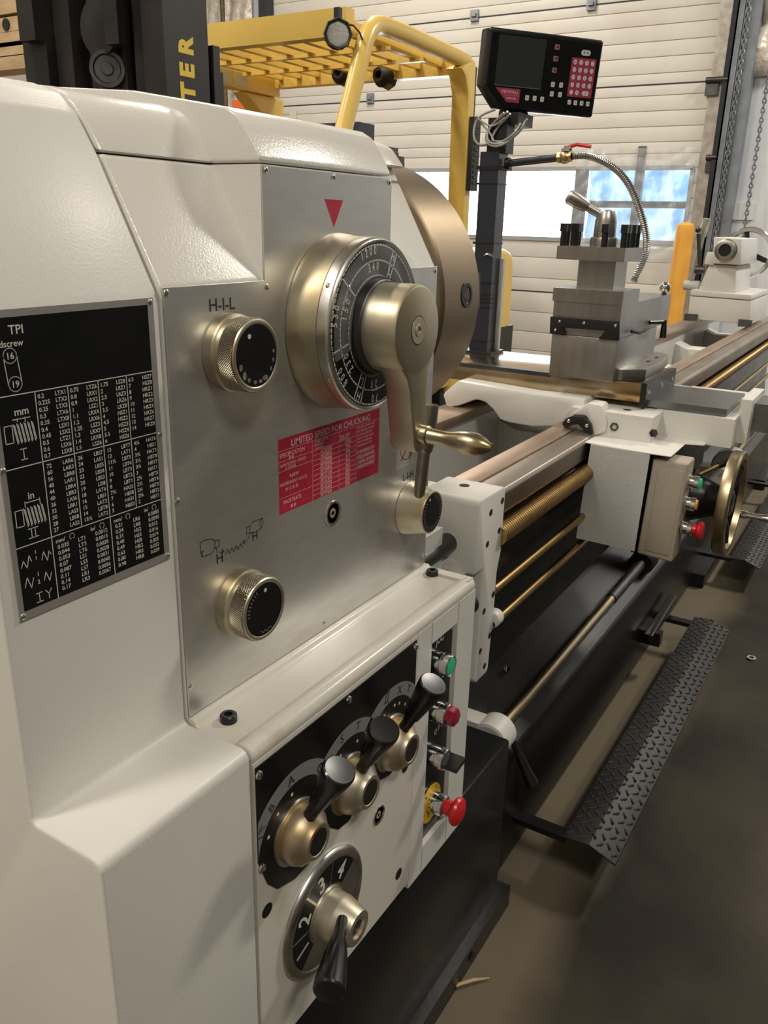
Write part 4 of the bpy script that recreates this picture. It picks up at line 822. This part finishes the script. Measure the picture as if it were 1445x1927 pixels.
wp = P2([(1060, 797), (1066, 787), (1078, 782), (1100, 783), (1112, 798), (1116, 812), (1113, 826), (1100, 822), (1100, 808), (1090, 797), (1078, 799), (1066, 806)], 'x', 1.708)
B().prism(wp, 'x', 1.700, 1.712, .001).out('way_wiper', M_blackox, CR)
B().prism(P2([(1076, 780), (1106, 758), (1130, 762), (1142, 790), (1140, 812), (1114, 822), (1114, 800), (1102, 783)], 'x', 1.712), 'x', 1.712, 1.76, .004).out('wiper_boss', M_white2, CR)
for (a_, b_) in ((1104, 801), (1070, 792)):
    p = at(a_, b_, 'x', 1.699); screw(p.x, p.y, p.z, CR, .0042, nrm=(-1, 0, 0))
for (a_, b_) in ((1156, 803), (1230, 815)):
    p = at(a_, b_, 'x', 1.72); B().lathe((1.7195, p.y, p.z), (-1, 0, 0), [(0, .0095), (.003, .009), (.003, .0062), (-.002, .0055), (-.002, 0)], 6).out('socket_screw', M_dark, CR)
p = at(1233, 766, 'z', .833); B().lathe((p.x, p.y, .832), (0, 0, 1), [(0, 0), (0, .012), (.006, .012), (.008, .007), (.014, .0075), (.014, 0)], 12).out('lock_screw', M_blackox, CR)
p = at(1180, 771, 'z', .8331); B().lathe((p.x, p.y, .8331), (0, 0, 1), [(0, .009), (.0003, .007), (.0003, 0)], 16).out('oiler', mat('tarnished_brass', (.30, .22, .12), .4, 1), CR)
# apron shield and push button station
APZ = .780
B().prism([(1.648, .03), (1.638, -.125), (1.640, -.163), (1.762, -.163), (1.775, -.198), (1.905, -.195), (1.905, .03)], 'z', APZ-.002, APZ, .0006).out('apron_top_shield', M_white2, CR)
sy0, sy1 = at(1112, 835, 'x', 1.64).y, at(1223, 858, 'x', 1.64).y; sz0 = at(1192, 1037, 'x', 1.64).z
B().prism([(sy0, APZ-.001), (sy1, APZ-.001), (sy1+.006, sz0), (sy0+.010, sz0+.002)], 'x', 1.639, 1.642).out('apron_side_shield', M_grey, CR)
B().box(1.66, 2.1, -.145, .0, .585, APZ-.004, .01).out('apron', M_bedblack, CR)
by1 = at(1296, 870, 'x', 1.65).y
M0 = B().prism([(sy1-.004, .768), (by1, .768), (by1+.004, sz0-.012), (sy1+.004, sz0-.008)], 'x', 1.650, 1.712, .005, 3).out('push_button_box', M_tan, CR)
B().prism([(sy1-.018, .752), (by1+.006, .752), (by1+.010, sz0+.002), (sy1-.012, sz0+.004)], 'x', 1.6485, 1.6505, .0006).out('box_lid', M_tan, M0)
for (a_, b_, kd) in ((1297, 905, 'g'), (1290, 945, 'o'), (1281, 990, 'r')):
    p = at(a_-8, b_, 'x', 1.68); p = V(1.68, by1+.001, p.z)
    pb_ = B().lathe(p, (0, -1, 0), [(0, .0145), (.004, .0150), (.0045, .0135), (.012, .0135), (.0125, .0145), (.021, .014), (.021, 0)], 24).out('push_button', M_chrome, M0)
    if kd == 'g': B().lathe(p, (0, -1, 0), [(.0212, 0), (.0212, .0110), (.026, .010), (.027, 0)], 20).out('green_cap', M_green, M0)
    if kd == 'o': B().lathe(p, (0, -1, 0), [(.0212, 0), (.0212, .0110), (.024, .010), (.0245, 0)], 20).out('amber_cap', mat('amber_lens', (.75, .38, .08), .4), M0)
    if kd == 'r': B().lathe(p, (0, -1, 0), [(.0212, 0), (.0212, .0105), (.029, .0110), (.033, .0185), (.038, .0195), (.043, .015), (.045, 0)], 28).out('mushroom_cap', M_redpl, M0, label='red mushroom cap')
# handwheel
HW = V(1.79, -.262, .662); HR_ = .111
w0 = B().lathe(HW + V(0, .115, 0), (0, -1, 0), [(0, 0), (0, .062), (.028, .062), (.030, .060), (.030, 0)], 48).out('graduated_collar', M_brass2, CR)
B().lathe(HW + V(0, .086, 0), (0, -1, 0), [(0, 0), (0, .060), (.012, .060), (.014, .052), (.045, .040), (.075, .030), (.075, 0)], 40).out('wheel_boss', M_blackox, CR)
hw = B().lathe(HW, (0, -1, 0), [(-.010, HR_-.016), (-.010, HR_-.002), (-.006, HR_), (.010, HR_), (.014, HR_-.003), (.014, HR_-.016), (.002, HR_-.020), (-.010, HR_-.016)], 72).out('handwheel', M_rod, CR)
for k in range(3):
    a_ = radians(40+120*k); n = V(cos(a_), 0, sin(a_)); B().tube([HW + n*.02 + V(0, .02, 0), HW + n*.06 + V(0, .005, 0), HW + n*(HR_-.014)], [.014, .012, .010], 12).out('spoke', M_blackox, CR)
B().lathe(HW, (0, -1, 0), [(-.03, 0), (-.03, .030), (.004, .028), (.008, .02), (.008, 0)], 28).out('wheel_hub', M_blackox, CR)
gp = at(1392, 967, 'y', HW.y-.012); gt = at(1452, 977, 'y', -.40)
gt = V(gp.x, gp.y-.115, gp.z); d = gt-gp; Lg = d.length
B().lathe(gp, d, [(q_*Lg, r_*1.05) for q_, r_ in ((0, 0), (0, .0085), (.12, .0085), (.13, .0065), (.3, .0062), (.5, .0085), (.7, .0105), (.9, .0085), (1, .004), (1, 0))], 24).out('crank_grip', M_chrome, CR)
# engagement lever
a0_ = at(1316, 893, 'x', 1.76); a1_ = at(1352, 876, 'x', 1.78); a2_ = at(1388, 862, 'x', 1.80)
B().tube([a0_, a1_], .0042, 12).out('feed_lever', M_gold, CR)
B().tube([a1_, a2_], [.007, .0085], 16).out('lever_grip', M_blackpl, CR)
p = at(1373, 872, 'x', 2.0); B().lathe(p + V(-.03, 0, 0), (1, 0, 0), [(0, .015), (0, .032), (.004, .036), (.05, .036)], 32).box(1.97, 2.02, p.y-.02, p.y+.06, p.z-.05, p.z-.01, .01).out('rod_bracket', M_white2, CR)
p = at(1213, 1045, 'x', 1.66); B().lathe((2.22, -.004, .3135), (1, 0, 0), [(0, .0130), (0, .030), (.006, .034), (.06, .034)], 32).box(2.225, 2.275, -.02, .03, .34, .60, .01).out('rod_carrier', M_blackox, CR)
# cross feed bracket at the front right
B().box(1.86, 2.02, -.265, -.243, .775, .868, .006).out('feed_bracket', M_white2, CR)
B().box(1.90, 2.0, -.40, -.265, .795, .855, .004).out('bearing_housing', M_cover, CR)
B().lathe((1.95, -.40, .825), (0, -1, 0), [(0, 0), (0, .045), (.03, .05), (.05, .05), (.05, 0)], 32).out('feed_dial', M_dark, CR)
def apron_leaf():
    p = at(1046, 900, 'y', .02); q = at(1110, 868, 'y', .02)
    return B().prism(P2([(1047, 899), (1070, 882), (1092, 875), (1106, 874), (1106, 886), (1085, 892)], 'y', .03), 'y', .0, .035, .003)
apron_leaf().out('chip_deflector', M_grey, CR)

# ---- compound on the cross slide
CX = 1.766
B().prism([(.0035, .978), (.003, .8875), (.148, .8875), (.149, .978)], 'x', CX, 2.085, .0015).out('compound_base', M_comp, CR)
B().prism([(1.80, -.004), (1.84, -.045), (1.98, -.045), (2.10, -.030), (2.13, .0), (2.13, .06), (1.80, .06)], 'z', .8872, .9120, .002).out('swivel_flange', M_comp, CR)
for x_ in (1.955, 2.03): B().box(x_-.012, x_+.012, -.022, -.014, .912, .9123).out('slot', M_hole, CR)
B().box(CX+.002, 2.187, .0035, .1515, .979, 1.0475, .0015).out('compound_slide', M_comp, CR)
B().box(CX-.001, 1.886, .002, .1545, 1.0480, 1.0755, .0015).out('slide_top_plate', M_comp, CR)
gp_ = P2([(1037, 595), (1167, 604), (1166, 641), (1127, 637), (1140, 622), (1058, 616), (1066, 629), (1036, 627)], 'x', CX-.002)
B().prism(gp_, 'x', CX-.008, CX-.001, .0008).out('dovetail_wiper', M_blackox, CR)
for (a_, b_) in ((1053, 605), (1099, 608), (1158, 613), (1045, 621)):
    p = at(a_, b_, 'x', CX-.008); screw(p.x, p.y, p.z, CR, .0034, nrm=(-1, 0, 0))
p = at(1251, 541, 'x', 2.16)
B().ball(p, .0135, 14).out('ball_knob', M_chrome, CR)
B().tube([(2.16, p.y+.0, 1.035), p], .006, 10).out('ball_stem', M_dark, CR)
B().lathe((2.187, .078, 1.012), (1, 0, 0), [(0, .035), (.02, .035), (.022, .03), (.04, .03), (.04, 0)], 28).out('compound_dial', M_comp, CR)
h0 = at(1222, 607, 'y', .003); h1 = at(1250, 606, 'y', -.02); h2 = at(1247, 636, 'y', -.022)
B().tube([h0, h1], .0045, 10).out('clamp_lever', M_blackox, CR)
d = h2-h1; B().lathe(h1, d, [(-.004, 0), (-.004, .005), (d.length*.3, .0065), (d.length, .0085), (d.length*1.02, 0)], 18).out('clamp_grip', M_blackpl, CR)
q_ = [at(a_, b_, 'y', -.004) for a_, b_ in ((1187, 622), (1200, 619), (1215, 620), (1207, 630), (1192, 632))]
B().tube([at(1188, 624, 'y', -.003), at(1202, 627, 'y', -.014), at(1216, 620, 'y', -.014)], .0035, 8).out('clamp_lever', M_blackox, CR)

# =================================================================== tool post
TP = thing('tool_post', 'square four-way tool post with black clamp bolts and steel handle on the compound', 'tool post', (1.83, .08, 1.0755))
B().box(1.795, 1.880, .034, .114, 1.0757, 1.1340, .0015).out('lower_block', M_comp, TP)
B().box(1.766, 1.900, .009, .1545, 1.1342, 1.1615, .0015).out('turret_plate', M_comp, TP)
def clampbolt(x, y):
    b = B().box(x-.0068, x+.0068, y-.0068, y+.0068, 1.190, 1.2065, .0012).cyl((x, y, 1.1616), (x, y, 1.190), .0066, n=12)
    return b.out('clamp_bolt', M_blackox, TP)
for y_ in (.146, .017):
    for x_ in (1.776, 1.797, 1.838, 1.868): clampbolt(x_, y_)
clampbolt(1.776, at(1139, 440, 'x', 1.776).y); clampbolt(1.889, .094); clampbolt(1.83, .1420 if False else .137)
cc = at(1136, 455, 'x', 1.833)
B().lathe((1.833, cc.y, 1.1616), (0, 0, 1), [(0, 0), (0, .029), (.013, .0295), (.018, .028), (.019, .0235), (.052, .0225), (.071, .0170), (.0735, .015), (.0735, 0)], 12).out('post_nut', M_comp, TP)
h0 = V(1.833, cc.y+.006, 1.222); h1 = at(1068, 368, 'x', 1.80)
d = h1-h0; Lg = d.length
B().lathe(h0, d, [(0, 0), (0, .0085), (Lg*.45, .0088), (Lg*.47, .0115), (Lg*.75, .0150), (Lg*.95, .0150), (Lg, .010), (Lg, 0)], 24).out('post_handle', M_comp, TP)

# =================================================================== tailstock
TX = 4.0
TS = thing('tailstock', 'white lathe tailstock with steel quill and chrome handwheel at the far bed end', 'tailstock', (4.2, .22, .79))
B().prism(P2([(1343, 446), (1396, 449), (1394, 499), (1341, 496)], 'x', TX), 'x', TX, TX+.42, .006).out('barrel_housing', M_white2, TS)
B().prism(P2([(1330, 474), (1344, 476), (1343, 500), (1324, 497)], 'x', TX+.02), 'x', TX+.02, TX+.12, .005).out('clamp_lug', M_white2, TS)
B().prism(P2([(1336, 497), (1386, 500), (1384, 552), (1313, 548), (1330, 506)], 'x', TX+.03), 'x', TX+.03, TX+.40, .008).out('column', M_white2, TS)
B().prism(P2([(1300, 545), (1414, 555), (1414, 565), (1298, 556)], 'x', TX), 'x', TX, TX+.48, .004).out('base_top', M_white2, TS)
B().prism(P2([(1298, 557), (1413, 566), (1410, 611), (1293, 600)], 'x', TX), 'x', TX+.004, TX+.48, .004).out('base', M_white2, TS)
qc = at(1364, 471, 'x', TX-.02)
B().lathe((TX+.01, qc.y, qc.z), (-1, 0, 0), [(0, .047), (.012, .047), (.014, .044), (.03, .042), (.032, .038), (.032, .026), (-.05, .022)], 40).out('quill', M_comp, TS)
B().lathe((TX-.018, qc.y, qc.z), (-1, 0, 0), [(0, 0), (.0, .0255)], 30).out('quill_bore', M_hole, TS)
hc = at(1406, 476, 'x', TX+.46)
rr = .118
B().lathe((TX+.46, hc.y, hc.z), (-1, 0, 0), [(-.012, rr-.02), (-.012, rr-.002), (-.006, rr), (.008, rr), (.012, rr-.003), (.012, rr-.02), (0, rr-.024), (-.012, rr-.02)], 56).out('handwheel', M_chrome, TS)
for k in range(3):
    a_ = radians(80+120*k); n = V(0, cos(a_), sin(a_)); c_ = V(TX+.46, hc.y, hc.z)
    B().tube([c_ + n*.01, c_ + n*(rr-.015)], [.015, .011], 10).out('spoke', M_blackox, TS)
B().lathe((TX+.40, hc.y, hc.z), (1, 0, 0), [(0, .03), (.08, .03), (.085, .0)], 24).out('wheel_hub', M_dark, TS)
l0 = at(1317, 508, 'x', TX+.05); l1 = at(1314, 432, 'x', TX+.05)
B().tube([l0, l0 + (l1-l0)*.9], .009, 10).ball(l1, .014, 10).cyl(l0 - V(0, .02, .0), l0 + V(0, .02, 0), .018).out('clamp_lever', M_dark, TS)
l0 = at(1299, 537, 'x', TX+.1); l1 = at(1330, 412, 'x', TX+.1); d = l1-l0
B().lathe(l0, d, [(0, 0), (0, .010), (d.length*.72, .010), (d.length*.74, .014), (d.length, .017), (d.length*1.01, .01), (d.length*1.01, 0)], 20).out('lock_lever', M_chrome if False else mat('pale_lever', (.50, .50, .46), .4, .6), TS)
B().cyl(l0 - V(0, .04, 0), l0 + V(0, .03, 0), .022, n=20, bev=.004).out('lever_hub', M_grey, TS)
for (a_, b_) in ((1300, 596), (1402, 607)):
    p = at(a_, b_, 'x', TX-.002); B().box(TX-.008, TX+.004, p.y-.028, p.y+.028, p.z-.018, p.z+.012, .002).out('felt_wiper', M_dark, TS)

# =================================================================== readout post, readout, cables, coolant
M_post = mat('navy_black_post', (.018, .022, .035), .32, 0, coat=.3)
RP = thing('readout_post', 'tall black rectangular post standing on the rear of the cross slide', 'post', (2.0, .42, .8872))
B().box(1.975, 2.025, .396, .446, .892, 1.365, .004).out('post_tube', M_post, RP)
B().box(2.018, 2.027, .384, .3955, .892, 1.12, .001).out('cable_channel', M_grey, RP)
for z_ in (.915, 1.0, 1.012, 1.022, 1.032, 1.06, 1.155, 1.292): B().box(1.9735, 2.0265, .3945, .4475, z_, z_+.003, .001).box(1.9715, 1.976, .446, .452, z_-.001, z_+.004, .0005).out('cable_tie', M_blackox, RP)
p = at(910, 481, 'x', 1.97); B().tube([p, p + V(0, -.01, .004), p + V(0, -.03, -.002)], .002, 6).out('tie_tail', M_chrome, RP)
B().box(1.960, 2.040, .378, .464, .8874, .8922, .001).out('post_foot', M_post, RP)
br0 = at(935, 262, 'x', 2.03); B().box(1.985, 2.03, .385, .435, 1.362, 1.44, .006).box(2.0, 2.09, .365, .415, 1.425, 1.452, .006).out('swivel_bracket', M_blackox, RP)
for (a_, b_) in ((880, 440), ): 
    p = at(a_, b_, 'x', 2.1); 
rc = V(2.0982, .3493, 1.5451); ru = V(.7498, -.6613, -.0195).normalized(); rv = V(-.0453, -.0807, .9957); rv = (rv - ru*rv.dot(ru)).normalized(); rn = ru.cross(rv)
if rn.dot(CAM-rc) < 0: rn = -rn
RM = Matrix(((ru.x, rv.x, rn.x, rc.x), (ru.y, rv.y, rn.y, rc.y), (ru.z, rv.z, rn.z, rc.z), (0, 0, 0, 1)))
DR_ = thing('digital_readout', 'black digital readout console with dark screen and red keypad on the post', 'readout', tuple(rc - rn*.03 - rv*.085))
w2, h2_ = .150, .0848
hs = [(-w2, h2_), (w2, h2_), (w2, -h2_), (-w2+.045, -h2_), (-w2, -.036)]
B().prism(hs, 'z', -.055, -.002, .006, 3, m=RM).out('housing', M_blackpl, DR_)
def L_(px, py):
    p = onp(px, py, rc, rn) - rc; return (p.dot(ru), p.dot(rv))
rfr = (rc, ru, rv)
def cr(x, y): return L_(910 + x*.1592, 40 + y*.1592)
def rect_(x0, y0, x1, y1): return [(x0, y0), (x1, y0), (x1, y1), (x0, y1)]
fp_ = [(-w2+.008, h2_-.010), (w2-.007, h2_-.010), (w2-.007, -h2_+.009), (-w2+.048, -h2_+.009), (-w2+.008, -.036)]
panel = B().prism(fp_, 'z', -.002, -.0012, m=RM).out('front_panel', M_black, DR_)
def plate(nm, pts, m, par, h0=-.0012, h1=-.0002, bev=0, label=None): return B().prism(pts, 'z', h0, h1, bev, m=RM).out(nm, m, par, label=label)
M_scr = mat('dark_screen', (.03, .035, .04), .14, coat=.5)
sc = [cr(180, 150), cr(735, 215), cr(690, 800), cr(140, 745)]
sx0 = (sc[0][0]+sc[3][0])/2; sx1 = (sc[1][0]+sc[2][0])/2; sy1_ = (sc[0][1]+sc[1][1])/2; sy0_ = (sc[2][1]+sc[3][1])/2
plate('screen', rect_(sx0, sy0_, sx1, sy1_), M_scr, DR_)
plate('screen_edge', rect_(sx0, sy0_-.002, sx1, sy0_), M_chrome, DR_, h1=.0004)
M_maroon = mat('maroon_print', (.38, .05, .10), .4)
lg = [cr(140, 775), cr(435, 805), cr(422, 970), cr(270, 962)]
plate('brand_label', [(lg[0][0], lg[1][1]), (lg[1][0], lg[1][1]), (lg[1][0], lg[2][1]), (lg[3][0], lg[2][1])], M_maroon, DR_)
rf2 = (rc, ru, rv)
text('brand_lettering', [('NEWALL', lg[1][0]-.0035, lg[1][1]-.0105, .0100, 'RIGHT', 0, 1.12), ('NMS300', lg[1][0]-.0085, lg[1][1]-.0235, .0065, 'RIGHT', 0, 1.15)], rf2, M_pink, DR_, .0002)
strokes('brand_rule', [[(lg[1][0]-.042, lg[1][1]-.0145), (lg[1][0]-.004, lg[1][1]-.0145)]], rf2, .0006, M_pink, DR_, .0002)
M_key = mat('pale_key', (.66, .66, .66), .45)
def rkey(nm, c, hw_, hh_, m, glyph=None, r=.002, gm=None, gs=.006, par=None):
    pts = []
    for sx_, sy_, a0 in ((1, 1, 0), (-1, 1, 90), (-1, -1, 180), (1, -1, 270)):
        pts += [(c[0]+sx_*(hw_-r)+r*cos(radians(a0+k*30)), c[1]+sy_*(hh_-r)+r*sin(radians(a0+k*30))) for k in range(4)]
    o = plate(nm, pts, m, DR_, -.0008, .0006)
    if glyph: text('key_lettering', [(glyph, c[0], c[1]-gs*.35, gs, 'CENTER')], (rc + rn*.0006, ru, rv), gm or M_ink, o, .0001)
    return o
for (a_, b_) in ((870, 305), (853, 443), (837, 580)):
    c_ = cr(a_, b_); o = rkey('axis_key', c_, .0060, .0055, mat('mauve_edge', (.35, .15, .20), .4), r=.001)
    flat('key_arrow', [(c_[0]+.0035, c_[1]+.0035), (c_[0]-.0035, c_[1]), (c_[0]+.0035, c_[1]-.0035)], (rc + rn*.0006, ru, rv), M_ink, o)
for (a_, b_, g) in ((818, 747, '≡'), (915, 755, '▦'), (805, 858, '↵'), (902, 868, '½'), (513, 905, 'abs'), (602, 912, 'inc'), (690, 922, 'mm')): rkey('function_key', cr(a_, b_), .0047, .0056, M_key, g if len(g) > 1 else '=', gs=.0036 if len(g) > 1 else .0065)
for (a_, b_, g) in ((1012, 957, 'F1'), (1084, 964, 'F2'), (1157, 970, 'F3'), (1230, 978, 'F4')): rkey('function_key', cr(a_, b_), .0045, .0053, M_key, g, gs=.0042)
kc = [cr(1045, 425), cr(1332, 452), cr(1272, 915), cr(990, 885)]
kx0, kx1, ky1, ky0 = (kc[0][0]+kc[3][0])/2, (kc[1][0]+kc[2][0])/2, (kc[0][1]+kc[1][1])/2, (kc[2][1]+kc[3][1])/2
plate('keypad', rect_(kx0, ky0, kx1, ky1), M_maroon, DR_)
rows = ['C/←', '789-', '456±', '123+']
gl = [['CE', '÷', '×', '/'], ['7', '8', '9', '-'], ['4', '5', '6', '±'], ['1', '2', '3', '+'], ['.', '0']]
for r_ in range(5):
    for c_ in range(4 if r_ < 4 else 2):
        x_ = kx0 + (kx1-kx0)*(.145 + .237*c_); y_ = ky1 - (ky1-ky0)*(.115 + .193*r_)
        n_ = [(x_+.0047*cos(2*pi*i/18), y_+.0054*sin(2*pi*i/18)) for i in range(18)]
        o = plate('number_key', n_, M_key, DR_, -.0006, .0006); text('key_lettering', [(gl[r_][c_], x_, y_-.002, .0058, 'CENTER')], (rc + rn*.0006, ru, rv), M_ink, o, .0001)
c_ = (kx0 + (kx1-kx0)*.735, ky1 - (ky1-ky0)*.887); rkey('enter_key', c_, .0094, .0052, M_key, 'ent', r=.005, gs=.0050)
c_ = cr(1210, 375); o = rkey('arrow_key', c_, .0125, .0060, M_key, r=.0058)
for s_ in (-1, 1): flat('key_arrow', [(c_[0]+s_*.0075, c_[1]), (c_[0]+s_*.0030, c_[1]+.0032), (c_[0]+s_*.0030, c_[1]-.0032)][::-s_ if s_ else 1], (rc + rn*.0006, ru, rv), M_maroon, o)
B().prism([(-.085, -h2_), (-.02, -h2_), (-.02, -h2_-.018), (-.05, -h2_-.035), (-.085, -h2_-.02)], 'z', -.05, -.015, .003, m=RM).out('mount_bracket', M_blackox, DR_)
q_ = RM @ V(-.078, -h2_-.012, -.012); B().lathe(q_, rn, [(-.005, .006), (.004, .006), (.005, 0)], 14).out('red_plug', M_redpl, DR_)
q_ = RM @ V(-.035, -h2_-.012, -.03); B().cyl(q_, q_ - V(0, 0, .03), .009, .007, n=12).out('cable_gland', M_grey, DR_)
# looped cables
M_cab = mat('grey_cable', (.38, .38, .37), .4, .3)
def loop(pxs, x_, r, nm='cable_loop'):
    P_ = [at(a_, b_, 'x', x_ + .01*sin(i*1.3)) for i, (a_, b_) in enumerate(pxs)]
    out = []
    for i in range(len(P_)-1):
        p0 = P_[max(i-1, 0)]; p1 = P_[i]; p2 = P_[i+1]; p3 = P_[min(i+2, len(P_)-1)]
        for k in range(6):
            t = k/6; out.append(p1*(1) if k == 0 else .5*((2*p1) + (p2-p0)*t + (2*p0-5*p1+4*p2-p3)*t*t + (3*p1-p0-3*p2+p3)*t**3))
    out.append(P_[-1]); return out
CB = thing('signal_cables', 'bundle of grey cables looped below the readout console', 'cables', (2.0, .40, 1.38))
for pxs in ([(955, 210), (930, 232), (917, 252), (922, 268), (940, 270), (965, 258), (985, 238), (992, 224)], [(948, 212), (922, 240), (914, 262), (925, 274), (945, 272), (975, 250), (990, 226)],
            [(960, 214), (938, 238), (926, 262), (945, 266), (968, 250), (980, 232)], [(932, 206), (905, 218), (893, 238), (893, 262), (904, 273), (918, 270)], [(896, 218), (905, 232), (920, 248), (930, 266)], [(897, 222), (915, 234), (930, 236), (950, 222)]):
    B().tube(loop(pxs, 1.97, .0), .0028 if len(pxs) > 5 else .0022, 8).out('cable', M_cab, CB)
# coolant pipe, valve and hose
CP_ = thing('coolant_pipe', 'horizontal coolant pipe with brass valve and red lever handle clamped to the post', 'pipe', (2.0, .40, 1.34))
pa_ = at(952, 308, 'x', 2.0); pb_ = at(1050, 297, 'x', 2.0)
B().cyl(pa_, pb_, .0085, n=18).out('pipe', M_post, CP_)
B().box(1.970, 2.030, .385, .452, pa_.z-.014, pa_.z-.006, .002).cyl(pa_, pa_ + (pb_-pa_)*.08, .013, n=12).out('pipe_clamp', M_blackox, CP_)
M_vb = mat('valve_brass', (.55, .42, .22), .35, 1)
va = at(1050, 297, 'x', 2.0); vb = at(1076, 294, 'x', 2.0)
B().cyl(va, vb, .013, n=6).ball((va+vb)/2, .015, 10).out('valve_body', M_vb, CP_)
vt = at(1066, 285, 'x', 2.0); B().cyl((va+vb)/2, vt + V(0, 0, .012), .007, n=8).cyl(vt, vt + V(0, 0, .006), .013, n=8).out('valve_stem', M_chrome, CP_)
h0 = at(1070, 277, 'x', 2.0); h1 = at(1085, 272, 'x', 2.0); h2 = at(1112, 276, 'x', 2.0)
B().tube([h0, h1, h2], .004, 8).out('valve_handle', M_redpl, CP_, label='red lever handle')
hp = loop([(1076, 294), (1100, 293), (1125, 300), (1150, 316), (1172, 342), (1190, 375), (1204, 410), (1211, 445), (1209, 475), (1200, 505), (1193, 530)], 2.0, 0)
hp = [V(2.0 + .03*sin(pi*i/len(hp)), p.y, p.z) for i, p in enumerate(hp)]
res = []
for i in range(len(hp)-1):
    for k in range(3): res.append(hp[i].lerp(hp[i+1], k/3))
res.append(hp[-1])
hs_ = tag(B().tube(res, [.0085 if i % 2 else .0072 for i in range(len(res))], 12).out('coolant_hose', mat('braided_hose', (.50, .50, .49), .3, 1)), 'silver flexible coolant hose arching down from the valve behind the tool post', 'hose')

# =================================================================== small loose things
p = at(1414, 1238, 'z', .004); tag(B().lathe((p.x, p.y, 0), (0, 0, 1), [(0, .008), (0, .014), (.006, .014), (.006, .008), (0, .008)], 6).out('hex_nut', M_chrome), 'small steel nut lying on the floor right of the foot treadle', 'nut')
p = at(443, 0, 'z', 5)
p = at(886, 1855, 'z', .003); b = B()
b.tube([p + V(-.03, .03, 0), p + V(-.01, .015, .004), p + V(.01, .0, .003), p + V(.03, -.02, .001)], [.001, .003, .003, .001], 6)
tag(b.out('wood_shaving', M_wood), 'curled wood shaving on the concrete beside the pedestal foot', 'shaving')
b = B()
for k in range(9):
    a_ = k*.7; c_ = V(1.42, .055, .335); b.tube([c_, c_ + V(.011*cos(a_), .008*sin(a_), .007+.003*sin(k))], .0016, 5)
tag(b.out('metal_chip', M_dark), 'small curl of swarf on the black tray below the lead screw', 'swarf')
